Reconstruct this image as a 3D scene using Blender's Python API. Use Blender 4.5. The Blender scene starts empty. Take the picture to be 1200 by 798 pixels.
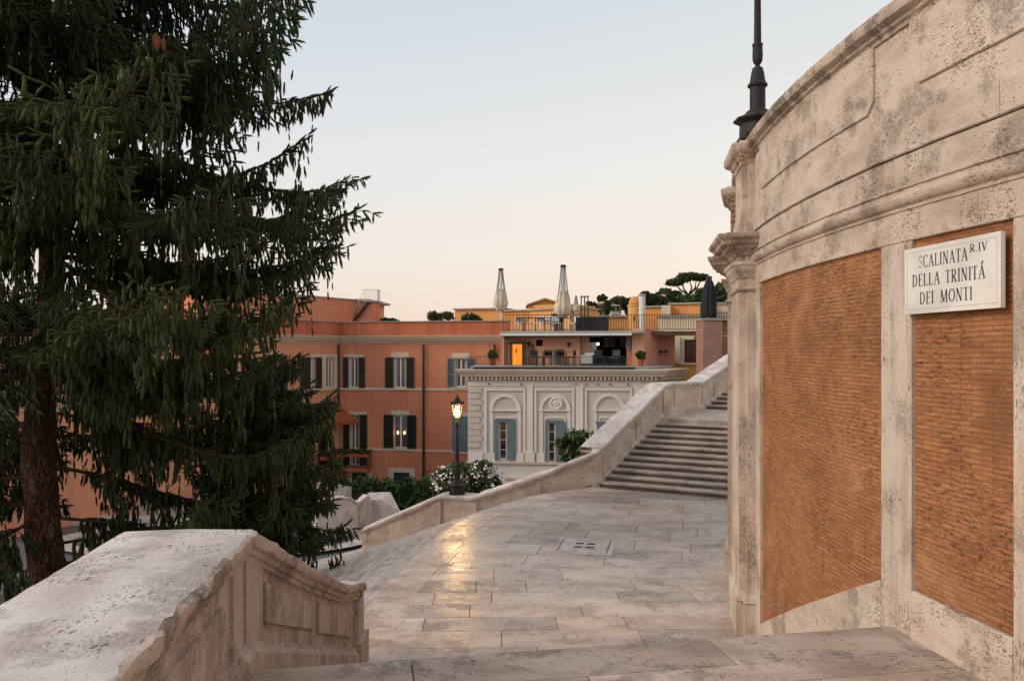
import bpy, bmesh, math, random
import numpy as np
from mathutils import Vector, noise
random.seed(7); rng = np.random.default_rng(11)
R = math.radians; PI = math.pi
scn = bpy.context.scene; COL = scn.collection
FX = 933.0; HY = 411.0                       # focal length and horizon row used to survey the photo
def P(px, py, Y): return ((px-600)/FX*Y, Y, -(py-HY)/FX*Y)

# ------------------------------------------------------------------ mesh building
ORG = {}
def tag(o, label=None, cat=None, group=None, kind=None):
    if label: o['label'] = label
    if cat: o['category'] = cat
    if group: o['group'] = group
    if kind: o['kind'] = kind
    return o
def link(name, me, mat, parent=None, loc=None, smooth=False):
    o = bpy.data.objects.new(name, me); COL.objects.link(o)
    if mat: me.materials.append(mat)
    org = ORG[parent.name] if parent else Vector(loc or (0, 0, 0))
    n = len(me.vertices)
    if n and org.length > 0:
        a = np.empty(n*3, np.float32); me.vertices.foreach_get('co', a)
        a = a.reshape(-1, 3) - np.array(org, np.float32); me.vertices.foreach_set('co', a.ravel())
    if smooth: me.polygons.foreach_set('use_smooth', [True]*len(me.polygons))
    if parent: o.parent = parent
    else: o.location = org
    ORG[o.name] = org; me.update()
    return o
def empty(name, loc, label, cat, group=None):
    o = bpy.data.objects.new(name, None); COL.objects.link(o); o.location = loc; o.empty_display_size = .2
    ORG[o.name] = Vector(loc); return tag(o, label, cat, group)
def copy_tree(o, loc, label=None, rz=0):
    def rec(s, par):
        c = s.copy(); COL.objects.link(c); c.parent = par; ORG[c.name] = ORG[s.name]
        for ch in s.children: rec(ch, c)
        return c
    r = rec(o, None); r.location = loc; r.rotation_euler.z = rz
    if label: r['label'] = label
    return r
class MB:
    def __init__(s): s.v = []; s.f = []; s.uv = None
    def add(s, vs, fs):
        b = len(s.v); s.v += [tuple(p) for p in vs]; s.f += [tuple(i+b for i in f) for f in fs]; return s
    def box(s, x0, x1, y0, y1, z0, z1):
        return s.add([(x0,y0,z0),(x1,y0,z0),(x1,y1,z0),(x0,y1,z0),(x0,y0,z1),(x1,y0,z1),(x1,y1,z1),(x0,y1,z1)],
            [(3,2,1,0),(4,5,6,7),(0,1,5,4),(1,2,6,5),(2,3,7,6),(3,0,4,7)])
    def hexa(s, p8): return s.add(p8, [(3,2,1,0),(4,5,6,7),(0,1,5,4),(1,2,6,5),(2,3,7,6),(3,0,4,7)])
    def prism(s, poly, z0, z1):
        n = len(poly); z0f = z0 if callable(z0) else (lambda p: z0); z1f = z1 if callable(z1) else (lambda p: z1)
        return s.add([(p[0],p[1],z0f(p)) for p in poly]+[(p[0],p[1],z1f(p)) for p in poly],
            [tuple(range(n-1,-1,-1)), tuple(range(n,2*n))]+[(i,(i+1)%n,n+(i+1)%n,n+i) for i in range(n)])
    def tube(s, pts, rad, n=6, cap=True):
        pts = [Vector(p) for p in pts]; m = len(pts)
        if not hasattr(rad, '__len__'): rad = [rad]*m
        vs = []; up = Vector((0,0,1))
        for i, p in enumerate(pts):
            d = (pts[min(i+1,m-1)]-pts[max(i-1,0)]).normalized()
            a = d.cross(up if abs(d.z) < .95 else Vector((1,0,0))).normalized(); b = d.cross(a)
            for k in range(n):
                t = 2*PI*k/n; vs.append(p+(a*math.cos(t)+b*math.sin(t))*rad[i])
        fs = [(i*n+k, i*n+(k+1)%n, (i+1)*n+(k+1)%n, (i+1)*n+k) for i in range(m-1) for k in range(n)]
        if cap: fs += [tuple(range(n-1,-1,-1)), tuple(range((m-1)*n, m*n))]
        return s.add(vs, fs)
    def lathe(s, c, prof, n=12, rot=0, sq=1):
        vs = [(c[0]+r*math.cos(2*PI*k/n+rot), c[1]+r*sq*math.sin(2*PI*k/n+rot), c[2]+z) for r, z in prof for k in range(n)]
        m = len(prof)
        fs = [(i*n+k, i*n+(k+1)%n, (i+1)*n+(k+1)%n, (i+1)*n+k) for i in range(m-1) for k in range(n)]
        return s.add(vs, fs+[tuple(range(n-1,-1,-1)), tuple(range((m-1)*n, m*n))])
    def sphere(s, c, r, n=8, m=5, sz=1):
        return s.lathe(c, [(max(1e-3,r*math.sin(PI*i/m)), -r*sz*math.cos(PI*i/m)) for i in range(m+1)], n)
    def sweep(s, path, prof, bottom=None, flip=False):
        """profile (u to the right of the path, v up) swept along a path with mitred corners; v None = bottom(i)"""
        n = len(path); k = len(prof); vs = []
        for i, p in enumerate(path):
            a = Vector(path[i][:2])-Vector(path[max(i-1,0)][:2]); b = Vector(path[min(i+1,n-1)][:2])-Vector(path[i][:2])
            if a.length < 1e-6: a = b
            if b.length < 1e-6: b = a
            a.normalize(); b.normalize()
            na = Vector((a.y,-a.x)); nb = Vector((b.y,-b.x)); mm = na+nb
            mm = mm/mm.length; sc = 1/max(.3, mm.dot(na)); mm *= sc
            for u, v in prof:
                z = bottom[i] if v is None else p[2]+v
                vs.append((p[0]+mm.x*u, p[1]+mm.y*u, z))
        fs = [(i*k+j, i*k+(j+1)%k, (i+1)*k+(j+1)%k, (i+1)*k+j) for i in range(n-1) for j in range(k)]
        fs += [tuple(range(k-1,-1,-1)), tuple(range((n-1)*k, n*k))]
        return s.add(vs, fs)
    def rough(s, amp, freq=6, start=0):
        for i in range(start, len(s.v)):
            p = Vector(s.v[i]); d = noise.noise_vector(p*freq)+.5*noise.noise_vector(p*freq*2.7)
            s.v[i] = tuple(p+d*amp)
        return s
    def build(s, name, mat, parent=None, loc=None, smooth=False, auto=False):
        me = bpy.data.meshes.new(name); me.from_pydata(s.v, [], s.f); me.validate()
        bm = bmesh.new(); bm.from_mesh(me); bmesh.ops.recalc_face_normals(bm, faces=bm.faces); bm.to_mesh(me); bm.free()
        if auto:
            me.polygons.foreach_set('use_smooth', [True]*len(me.polygons)); me.set_sharp_from_angle(angle=R(35))
        return link(name, me, mat, parent, loc, smooth)
def npmesh(name, V, F, mat, parent=None, loc=None, attr=None):
    me = bpy.data.meshes.new(name); F = np.asarray(F, np.int32); k = F.shape[1]; n = len(F)
    me.vertices.add(len(V)); me.vertices.foreach_set('co', np.asarray(V, np.float32).ravel())
    me.loops.add(n*k); me.loops.foreach_set('vertex_index', F.ravel())
    me.polygons.add(n); me.polygons.foreach_set('loop_start', np.arange(n, dtype=np.int32)*k)
    try: me.polygons.foreach_set('loop_total', np.full(n, k, np.int32))
    except Exception: pass
    me.update(calc_edges=True)
    if attr is not None:
        a = me.attributes.new('tone', 'FLOAT', 'POINT'); a.data.foreach_set('value', np.asarray(attr, np.float32))
    return link(name, me, mat, parent, loc)
def resample(pts, d):
    out = []
    for a, b in zip(pts, pts[1:]):
        a = Vector(a); b = Vector(b); n = max(1, int((b-a).length/d))
        out += [tuple(a.lerp(b, i/n)) for i in range(n)]
    return out+[tuple(pts[-1])]
def spline(pts, k=8):
    """Catmull-Rom"""
    pts = [Vector(p) for p in pts]; q = [pts[0]*2-pts[1]]+pts+[pts[-1]*2-pts[-2]]; out = []
    for i in range(1, len(q)-2):
        for j in range(k):
            t = j/k; a, b, c, d = q[i-1:i+3]
            out.append(tuple(.5*((2*b)+(c-a)*t+(2*a-5*b+4*c-d)*t*t+(3*b-a-3*c+d)*t**3)))
    return out+[tuple(pts[-1])]

# ------------------------------------------------------------------ materials
class NT:
    def __init__(s, name):
        s.m = bpy.data.materials.new(name); s.m.use_nodes = True; s.t = s.m.node_tree
        s.p = s.t.nodes['Principled BSDF']; s.out = s.t.nodes['Material Output']
    def n(s, typ, **kw):
        nd = s.t.nodes.new('ShaderNode'+typ)
        for k, v in kw.items():
            if k in nd.inputs: s.set(nd.inputs[k], v)
            else: setattr(nd, k, v)
        return nd
    def set(s, sock, v):
        if isinstance(v, bpy.types.NodeSocket): s.t.links.new(v, sock)
        elif isinstance(v, (tuple, list)) and len(v) == 3 and sock.type == 'RGBA': sock.default_value = (*v, 1)
        else: sock.default_value = v
    def coord(s, scale=(1,1,1), rot=(0,0,0), which='Object', uvmap=None):
        c = s.n('TexCoord').outputs[which]; m = s.n('Mapping'); s.set(m.inputs[0], c)
        m.inputs['Scale'].default_value = scale; m.inputs['Rotation'].default_value = rot; return m.outputs[0]
    def noise(s, vec, scale, detail=6, rough=.6, dist=0):
        return s.n('TexNoise', Vector=vec, Scale=scale, Detail=detail, Roughness=rough, Distortion=dist).outputs['Fac']
    def ramp(s, fac, stops):
        r = s.n('ValToRGB'); s.set(r.inputs[0], fac); e = r.color_ramp.elements
        while len(e) > 1: e.remove(e[-1])
        for i, (p, c) in enumerate(stops):
            if not isinstance(c, (tuple, list)): c = (c, c, c)
            x = e[0] if i == 0 else e.new(p)
            x.position = p; x.color = (*c, 1)
        return r.outputs[0]
    def mix(s, fac, a, b, mode='MIX'):
        m = s.n('Mix', data_type='RGBA', blend_type=mode)
        s.set(m.inputs[0], fac); s.set(m.inputs[6], a); s.set(m.inputs[7], b); return m.outputs[2]
    def math(s, op, a, b=0.0):
        m = s.n('Math', operation=op); s.set(m.inputs[0], a); s.set(m.inputs[1], b); return m.outputs[0]
    def bump(s, h, strength=.5, dist=.01, normal=None):
        b = s.n('Bump', Height=h, Strength=strength, Distance=dist)
        if normal is not None: s.set(b.inputs['Normal'], normal)
        return b.outputs[0]
    def fin(s, color=None, rough=None, normal=None, spec=None, metal=None):
        if color is not None: s.set(s.p.inputs['Base Color'], color)
        if rough is not None: s.set(s.p.inputs['Roughness'], rough)
        if normal is not None: s.set(s.p.inputs['Normal'], normal)
        if spec is not None: s.p.inputs['Specular IOR Level'].default_value = spec
        if metal is not None: s.p.inputs['Metallic'].default_value = metal
        return s.m
def plain(name, c, rough=.7, var=.25, scale=3, bump=.2, spec=.3, metal=0, bd=.004):
    t = NT(name); v = t.coord(); n = t.noise(v, scale, 6, .65)
    col = t.ramp(n, [(.3, tuple(x*(1-var) for x in c)), (.7, tuple(min(1, x*(1+var)) for x in c))])
    return t.fin(col, rough, t.bump(t.noise(v, scale*9, 4), bump, bd), spec, metal)
def stone(name, light, mid, dark, stretch=(1,1,4), rough=.75, bump=.5, pit=1.0, patch=.5, tone=False, sc=1.0, wet=False, bd=.012, spec=.35, streak=0, patchsize=1.5, uvc=False):
    """travertine: pale ground, discrete little pores along the bedding, eroded pitted patches"""
    t = NT(name); v = t.coord(stretch, which='UV' if uvc else 'Object'); w = t.coord()
    soft = tuple(x*.55+y*.45 for x, y in zip(dark, mid))
    vein = t.noise(v, 1.8*sc, 8, .58)
    col = t.ramp(vein, [(.28, tuple(x*.35+y*.65 for x, y in zip(dark, mid))), (.42, mid), (.55, light), (.8, tuple(min(1, x*1.05) for x in light))])
    big = t.noise(w, .6*sc, 5, .6); col = t.mix(1, col, t.ramp(big, [(.34, (.84,.80,.75)), (.5, (1,1,1)), (.68, (1.07,1.0,.92))]), 'MULTIPLY')
    grain = t.noise(w, 70*sc, 4, .7); col = t.mix(.8, col, t.ramp(grain, [(.3, (.76,.74,.72)), (.5, (1,1,1)), (.72, (1.12,1.12,1.12))]), 'MULTIPLY')
    isl = t.ramp(t.noise(w, patchsize*sc, 9, .66), [(.525, 0), (.60, 1)])
    pm = t.mix(1, isl, t.ramp(t.noise(w, 48*sc, 4, .8), [(.45, .25), (.56, 1)]), 'MULTIPLY'); pm = t.math('MULTIPLY', pm, patch)
    col = t.mix(pm, col, soft)
    def pores(scale, r0, dens, jit):
        vec = t.coord(tuple(x if x <= 1 else x*.9 for x in stretch), which='UV' if uvc else 'Object'); vo = t.n('TexVoronoi', Vector=vec, Scale=scale*sc)
        nz = t.noise(w, scale*sc*1.7, 3, .7)
        d = t.math('ADD', vo.outputs['Distance'], t.math('MULTIPLY', t.math('SUBTRACT', nz, .5), jit))
        sep = t.n('SeparateColor'); t.set(sep.inputs[0], vo.outputs['Color'])
        thr = t.math('MULTIPLY', t.ramp(sep.outputs[0], [(dens, 0), (1, r0)]), t.ramp(t.noise(w, 2.1*sc, 5, .65), [(.42, .08), (.60, 1.35)]))
        m_ = t.n('MapRange'); t.set(m_.inputs['Value'], t.math('SUBTRACT', thr, d)); m_.inputs['From Min'].default_value = -.02; m_.inputs['From Max'].default_value = .10; return m_.outputs[0]
    po = t.math('MAXIMUM', pores(62, .55, .52, .9), pores(25, .44, .72, 1.0)); po = t.math('MULTIPLY', po, pit)
    col = t.mix(t.math('MULTIPLY', po, .72), col, tuple(x*.40 for x in dark))
    if streak:
        sv = t.coord((1,1,.05)); sn = t.ramp(t.noise(sv, 6*sc, 8, .72), [(.53, 0), (.72, streak)]); col = t.mix(sn, col, tuple(x*.65 for x in dark))
    if tone:
        a = t.n('Attribute', attribute_name='tone'); tf = a.outputs['Fac']
        col = t.mix(1, col, t.ramp(tf, [(0, (.64,.60,.56)), (.18, (.82,.78,.73)), (.4, (.95,.93,.90)), (.6, (1.03,1.02,1.01)), (.8, (1.02,.90,.78)), (1, (1.12,1.10,1.07))]), 'MULTIPLY')
    h = t.math('ADD', t.math('MULTIPLY', po, -1.3), t.math('MULTIPLY', t.noise(w, 30*sc, 6, .75), .35))
    h = t.math('ADD', h, t.math('MULTIPLY', pm, -1.0)); h = t.math('ADD', h, t.math('MULTIPLY', vein, .3))
    r = rough
    if wet: r = t.ramp(t.noise(w, 7*sc, 8, .8), [(.32, rough-.06), (.52, rough+.08), (.7, rough+.30)])
    return t.fin(col, r, t.bump(h, bump, bd), spec)
M = {}
TL, TM_, TD = (.60,.49,.405), (.51,.405,.33), (.31,.215,.155)
M['wallstone'] = stone('travertine weathered', TL, TM_, TD, (1,1,3), .8, .9, .85, .65, streak=.10)
M['strip'] = stone('travertine pitted upright', TL, TM_, TD, (5,5,.8), .8, .9, 1, .4, streak=.2)
M['parapet'] = stone('travertine parapet face', (.54,.43,.36), (.45,.35,.29), (.24,.165,.13), (4,4,.8), .85, .8, .9, .5, streak=.4)
M['farparapet'] = stone('travertine pale parapet face', (.62,.505,.42), (.53,.42,.34), (.32,.22,.16), (1,1,2), .85, .8, .8, .5, streak=.2)
M['cap'] = stone('travertine parapet top', (.66,.585,.55), (.57,.485,.44), (.33,.25,.21), (1.6,.45,1), .7, .8, 1, .55, sc=1.2)
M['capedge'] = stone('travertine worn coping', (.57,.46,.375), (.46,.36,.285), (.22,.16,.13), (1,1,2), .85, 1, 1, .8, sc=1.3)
M['floor'] = stone('travertine paving slabs', (.58,.475,.405), (.46,.365,.305), (.27,.20,.155), (.6,1.6,1), .25, .55, 1, .7, tone=True, sc=1.05, wet=True, bd=.008, spec=.55)
M['floornear'] = stone('travertine tread slabs', (.54,.45,.39), (.42,.34,.29), (.22,.165,.135), (.5,1.6,1), .5, .7, 1, .75, tone=True, sc=1.3, wet=True, spec=.4)
M['riser'] = stone('travertine dirty shaded risers', (.30,.235,.19), (.22,.165,.13), (.12,.085,.065), (.4,.8,1.5), .8, .7, 1, .6, sc=1.6)  # darker than the treads: dirt, plus shade under the nosings put into the colour
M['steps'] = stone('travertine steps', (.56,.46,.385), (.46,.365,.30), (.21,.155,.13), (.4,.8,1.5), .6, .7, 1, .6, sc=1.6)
M['fan'] = stone('travertine worn steps', (.62,.52,.455), (.50,.405,.35), (.24,.175,.14), (.35,5,1), .42, .8, 1, .5, uvc=True, sc=1.2, wet=True, spec=.5)
M['grout'] = plain('dark joint', (.11,.09,.075), .9)
def brickmat():
    t = NT('narrow roman brick'); uv = t.coord(which='UV'); w = t.coord()
    nz = t.n('TexNoise', Vector=uv, Scale=2.2, Detail=6, Roughness=.65).outputs['Color']
    wob = t.n('VectorMath', operation='MULTIPLY_ADD'); t.set(wob.inputs[0], nz); wob.inputs[1].default_value = (.05,.024,0); t.set(wob.inputs[2], uv)
    b = t.n('TexBrick', Vector=wob.outputs[0], Scale=1.0, offset=.5)
    for k, v in (('Color1',(.36,.145,.058,1)), ('Color2',(.46,.20,.082,1)), ('Mortar',(.23,.11,.058,1))): b.inputs[k].default_value = v
    b.inputs['Mortar Size'].default_value = .0036; b.inputs['Mortar Smooth'].default_value = .35; b.inputs['Bias'].default_value = -.1
    b.inputs['Brick Width'].default_value = .19; b.inputs['Row Height'].default_value = .033
    big = t.noise(w, 1.0, 7, .68, .3); col = t.mix(t.ramp(big, [(.44, 0), (.64, .7)]), b.outputs['Color'], (.19,.08,.038))
    col = t.mix(t.ramp(t.noise(w, .9, 7, .65, .8), [(.50, 0), (.66, .5)]), col, (.54,.27,.135))
    col = t.mix(.9, col, t.ramp(t.noise(t.coord((1.2,9,1), which='UV'), 5, 7, .75), [(.3, (.62,.58,.55)), (.5, (1,1,1)), (.7, (1.25,1.22,1.2))]), 'MULTIPLY')
    cr = t.noise(t.coord((3.5,16,1), which='UV'), 3.4, 6, .75)
    erode = t.ramp(cr, [(.555, 0), (.60, 1)]); gate = t.ramp(t.noise(w, 1.3, 5, .65), [(.46, .05), (.60, 1)]); er = t.mix(1, erode, gate, 'MULTIPLY')
    col = t.mix(t.math('MULTIPLY', er, .36), col, (.075,.035,.02))
    spot = t.ramp(t.noise(w, 40, 3, .6), [(.68, 0), (.72, .6)]); col = t.mix(spot, col, (.60,.42,.28))
    dk = t.ramp(t.noise(w, 26, 4, .7), [(.60, 0), (.66, .35)]); col = t.mix(dk, col, (.12,.05,.025))
    h = t.math('ADD', t.math('MULTIPLY', b.outputs['Fac'], -.7), t.math('MULTIPLY', er, -1.6))
    h = t.math('ADD', h, t.math('MULTIPLY', t.noise(w, 60, 5, .7), .7)); h = t.math('ADD', h, t.math('MULTIPLY', t.noise(w, 7, 5, .6), 1.8))
    return t.fin(col, .85, t.bump(h, .9, .008), .25)
M['brick'] = brickmat()
def plaster(name, c, c2, streak=.4, mott=.5, rough=.9):
    t = NT(name); w = t.coord(); s = t.coord((1,1,.09))
    col = t.mix(t.ramp(t.noise(w, .35, 6, .65), [(.35, 0), (.68, 1)]), c, c2)
    col = t.mix(t.ramp(t.noise(w, 4, 6, .7), [(.4, 0), (.75, mott*.5)]), col, tuple(x*.75 for x in c))
    col = t.mix(t.ramp(t.noise(s, 2.4, 7, .7), [(.48, 0), (.75, streak)]), col, tuple(x*.45 for x in c))
    col = t.mix(t.ramp(t.noise(s, 4.1, 6, .65), [(.55, 0), (.8, streak*.6)]), col, tuple(min(1, x*1.5+.05) for x in c2))
    return t.fin(col, rough, t.bump(t.noise(w, 14, 5), .25, .01), .2)
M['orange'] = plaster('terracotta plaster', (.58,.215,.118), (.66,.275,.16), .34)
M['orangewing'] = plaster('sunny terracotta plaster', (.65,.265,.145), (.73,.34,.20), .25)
M['orangeband'] = plaster('stained terracotta parapet', (.44,.125,.065), (.52,.18,.10), .65)
M['peach'] = plaster('peach plaster', (.64,.315,.19), (.70,.38,.25), .15)
M['pink'] = plaster('salmon plaster', (.58,.24,.16), (.64,.32,.23), .35)
M['ochre'] = plaster('ochre plaster', (.66,.33,.10), (.72,.40,.15), .2)
M['deepochre'] = plaster('deep ochre plaster', (.60,.25,.07), (.66,.31,.11), .2)
M['cream'] = plaster('cream plaster', (.66,.57,.42), (.60,.50,.38), .25)
M['greywhite'] = plaster('pale grey plaster', (.58,.51,.44), (.62,.55,.48), .15)
M['palewhite'] = plaster('white trim plaster', (.78,.71,.64), (.72,.65,.58), .2)
M['trim'] = plaster('limestone trim', (.68,.56,.43), (.60,.48,.37), .25)
M['cornice'] = plaster('weathered cornice', (.70,.58,.45), (.54,.44,.33), .35)
M['red_brick'] = None
def rb(name='old red brick', c1=(.33,.13,.09,1), c2=(.24,.10,.075,1), mo=(.42,.32,.25,1), w=.26, h=.075, which='Object', rot=(R(90),0,0)):
    t = NT(name); v = t.coord((1,1,1), rot, which)
    b = t.n('TexBrick', Vector=v, Scale=1.0); b.inputs['Color1'].default_value = c1; b.inputs['Color2'].default_value = c2; b.inputs['Mortar'].default_value = mo
    b.inputs['Mortar Size'].default_value = .012; b.inputs['Brick Width'].default_value = w; b.inputs['Row Height'].default_value = h
    col = t.mix(t.ramp(t.noise(t.coord(), 1.5, 5), [(.4, 0), (.7, .6)]), b.outputs['Color'], (.20,.10,.08))
    return t.fin(col, .9, t.bump(b.outputs['Fac'], .4, -.01), .2)
M['red_brick'] = rb()
M['lawhite'] = plain('white window paint', (.72,.70,.67), .5, .05)
M['shut'] = plain('dark green shutter paint', (.018,.028,.022), .55, .2)
M['shutb'] = plain('faded brown shutter paint', (.05,.042,.03), .65, .3)
M['blue'] = plain('grey blue shutter paint', (.135,.175,.20), .6, .12, 2)
M['darkdoor'] = plain('dark grey door paint', (.03,.034,.04), .6, .2)
M['maroon'] = plain('maroon door paint', (.07,.022,.02), .6, .2)
def glassm():
    t = NT('window glass dark'); w = t.coord(); col = t.ramp(t.noise(w, 1.3, 3), [(.35, (.015,.018,.02)), (.65, (.10,.10,.10))])
    return t.fin(col, .08, None, .6)
M['glass'] = glassm()
M['curtain'] = plain('pale curtain', (.42,.40,.36), .9, .15, 6)
M['iron'] = plain('cast iron black', (.022,.021,.022), .5, .35, 8, .5, .5)
M['lampiron'] = plain('lamp cast iron', (.026,.021,.019), .6, .4, 6, .6, .25)
M['gold'] = plain('aged brass', (.55,.33,.10), .4, .2, 6, .2, .5, .8)
M['grey'] = plain('galvanised grey', (.25,.25,.25), .55, .15)
M['whitemetal'] = plain('painted white metal', (.66,.64,.61), .5, .08)
M['sheet'] = plain('roof flashing', (.30,.285,.27), .6, .25)
M['canvas'] = plain('cream parasol canvas', (.66,.55,.41), .95, .18, 5, .5)
M['darkcanvas'] = plain('dark green parasol canvas', (.022,.026,.028), .9, .3, 6, .6)
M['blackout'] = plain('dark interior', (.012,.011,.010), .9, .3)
M['pot'] = plain('terracotta pot', (.42,.10,.05), .8, .2)
M['awning'] = plain('red awning canvas', (.34,.09,.035), .9, .2)
M['wood'] = plain('weathered wood', (.14,.085,.055), .8, .3)
M['screen'] = plain('dark reed screen', (.045,.042,.04), .9, .4, 12, .6)
M['tiles'] = plain('roof tiles', (.46,.27,.18), .9, .3, 3, .6)
M['marble'] = stone('sign marble', (.74,.71,.66), (.68,.65,.60), (.56,.52,.46), (1,1,1), .4, .08, 0, .12, sc=1.5, spec=.4)
M['ink'] = plain('engraved lettering paint', (.035,.032,.03), .7, .3, 20)
def cobble():
    t = NT('basalt cobbles'); w = t.coord((1,1,0), (0,0,R(38)))
    v = t.n('TexVoronoi', Vector=w, Scale=7.5, feature='DISTANCE_TO_EDGE').outputs['Distance']; c = t.n('TexVoronoi', Vector=w, Scale=7.5).outputs['Color']
    col = t.mix(t.ramp(v, [(.0, 0), (.10, 1)]), (.045,.04,.038), t.mix(.35, (.135,.13,.13), c, 'MULTIPLY'))
    col = t.mix(t.ramp(t.noise(w, .5, 5), [(.4, 0), (.7, .5)]), col, (.17,.155,.15))
    return t.fin(col, .6, t.bump(t.ramp(v, [(0, 0), (.2, 1)]), .6, .02), .4)
M['cobble'] = cobble()
M['path'] = stone('pale paving', (.50,.43,.39), (.42,.35,.31), (.25,.2,.17), (1,1,1), .6, .4, .5, .3)
def leaf(name, a, b, scale=2.0, rough=.6, trans=.25):
    t = NT(name); w = t.coord(); n = t.noise(w, scale, 4, .6)
    tn = t.n('Attribute', attribute_name='tone').outputs['Fac']
    col = t.mix(tn, a, b); col = t.mix(t.ramp(n, [(.35, 0), (.7, .6)]), col, tuple((x+y)*.5*.7 for x, y in zip(a, b)))
    t.fin(col, rough, None, .3)
    if trans:
        tr = t.n('BsdfTranslucent', Color=col); mx = t.n('MixShader'); mx.inputs[0].default_value = trans
        t.t.links.new(t.p.outputs[0], mx.inputs[1]); t.t.links.new(tr.outputs[0], mx.inputs[2]); t.t.links.new(mx.outputs[0], t.out.inputs[0])
    return t.m
M['needle'] = leaf('spruce needles', (.011,.021,.006), (.064,.090,.018), 1.1, .65, 0)
M['leaf'] = leaf('shrub leaves', (.025,.055,.015), (.075,.13,.03), 3)
M['oleander'] = leaf('oleander leaves', (.03,.055,.02), (.075,.11,.035), 3)
M['far'] = leaf('far tree leaves', (.030,.045,.018), (.085,.115,.035), .6, .8, .1)
M['fardark'] = leaf('far dark leaves', (.018,.028,.014), (.05,.065,.025), .6, .8, .1)
M['flower'] = plain('white petals', (.75,.72,.68), .7, .05)
M['redflower'] = plain('red petals', (.5,.05,.03), .7, .1)
def barkm():
    t = NT('spruce bark'); v = t.coord((3,3,.8)); wv = t.n('VectorMath', operation='MULTIPLY_ADD'); t.set(wv.inputs[0], t.n('TexNoise', Vector=v, Scale=3.0, Detail=5).outputs['Color']); wv.inputs[1].default_value = (.9,.9,.9); t.set(wv.inputs[2], v); vo = t.n('TexVoronoi', Vector=wv.outputs[0], Scale=4.2, feature='DISTANCE_TO_EDGE').outputs['Distance']; n = t.noise(t.coord((2,2,.8)), 5, 8, .75)
    col = t.ramp(n, [(.3, (.06,.032,.02)), (.5, (.17,.09,.05)), (.7, (.30,.17,.10))]); col = t.mix(t.ramp(vo, [(.0, .75), (.16, 0)]), col, (.04,.024,.016))
    return t.fin(col, .95, t.bump(t.math('ADD', t.ramp(vo, [(0, 0), (.15, 1)]), n), 1, .05), .15)
M['bark'] = barkm()
M['twig'] = plain('bare brown twigs', (.075,.045,.028), .9, .3)
M['farbark'] = plain('far bark', (.10,.06,.045), .9, .2)
M['cone'] = plain('spruce cone', (.17,.055,.025), .8, .4, 30, .6)
M['earth'] = plain('garden earth', (.07,.05,.035), .95, .4, 2, .8)
def emis(name, c, s):
    t = NT(name); t.fin((0,0,0), .5); t.p.inputs['Emission Color'].default_value = (*c, 1); t.p.inputs['Emission Strength'].default_value = s; return t.m
M['mantle'] = emis('glowing gas mantle', (1,.56,.2), 150)
M['lampglow'] = emis('warm bulb', (1,.5,.16), 6)
M['whiteglow'] = emis('white bulb', (1,.93,.75), 4)
M['litroom'] = emis('lit room wall', (1,.30,.03), .62)
def clearglass():
    t = NT('lantern glass'); tr = t.n('BsdfTransparent', Color=(.95,.93,.88)); gl = t.n('BsdfGlossy', Color=(.9,.9,.9), Roughness=.1)
    mx = t.n('MixShader'); mx.inputs[0].default_value = .08
    t.t.links.new(tr.outputs[0], mx.inputs[1]); t.t.links.new(gl.outputs[0], mx.inputs[2]); t.t.links.new(mx.outputs[0], t.out.inputs[0]); return t.m
M['lantern'] = clearglass()
# ================================================================== THE NEAR STAIRS, LANDINGS
NZ, LZ = -2.0, -3.33
CX, CY, RW = 18.7, 7.2, 16.0                 # the great curved wall: part of a cylinder
def wt(y): return math.asin((y-CY)/RW)
def wp(t, off=0.0): return (CX-(RW+off)*math.cos(t), CY+(RW+off)*math.sin(t))
def wx(y): return wp(wt(y))[0]

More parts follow.
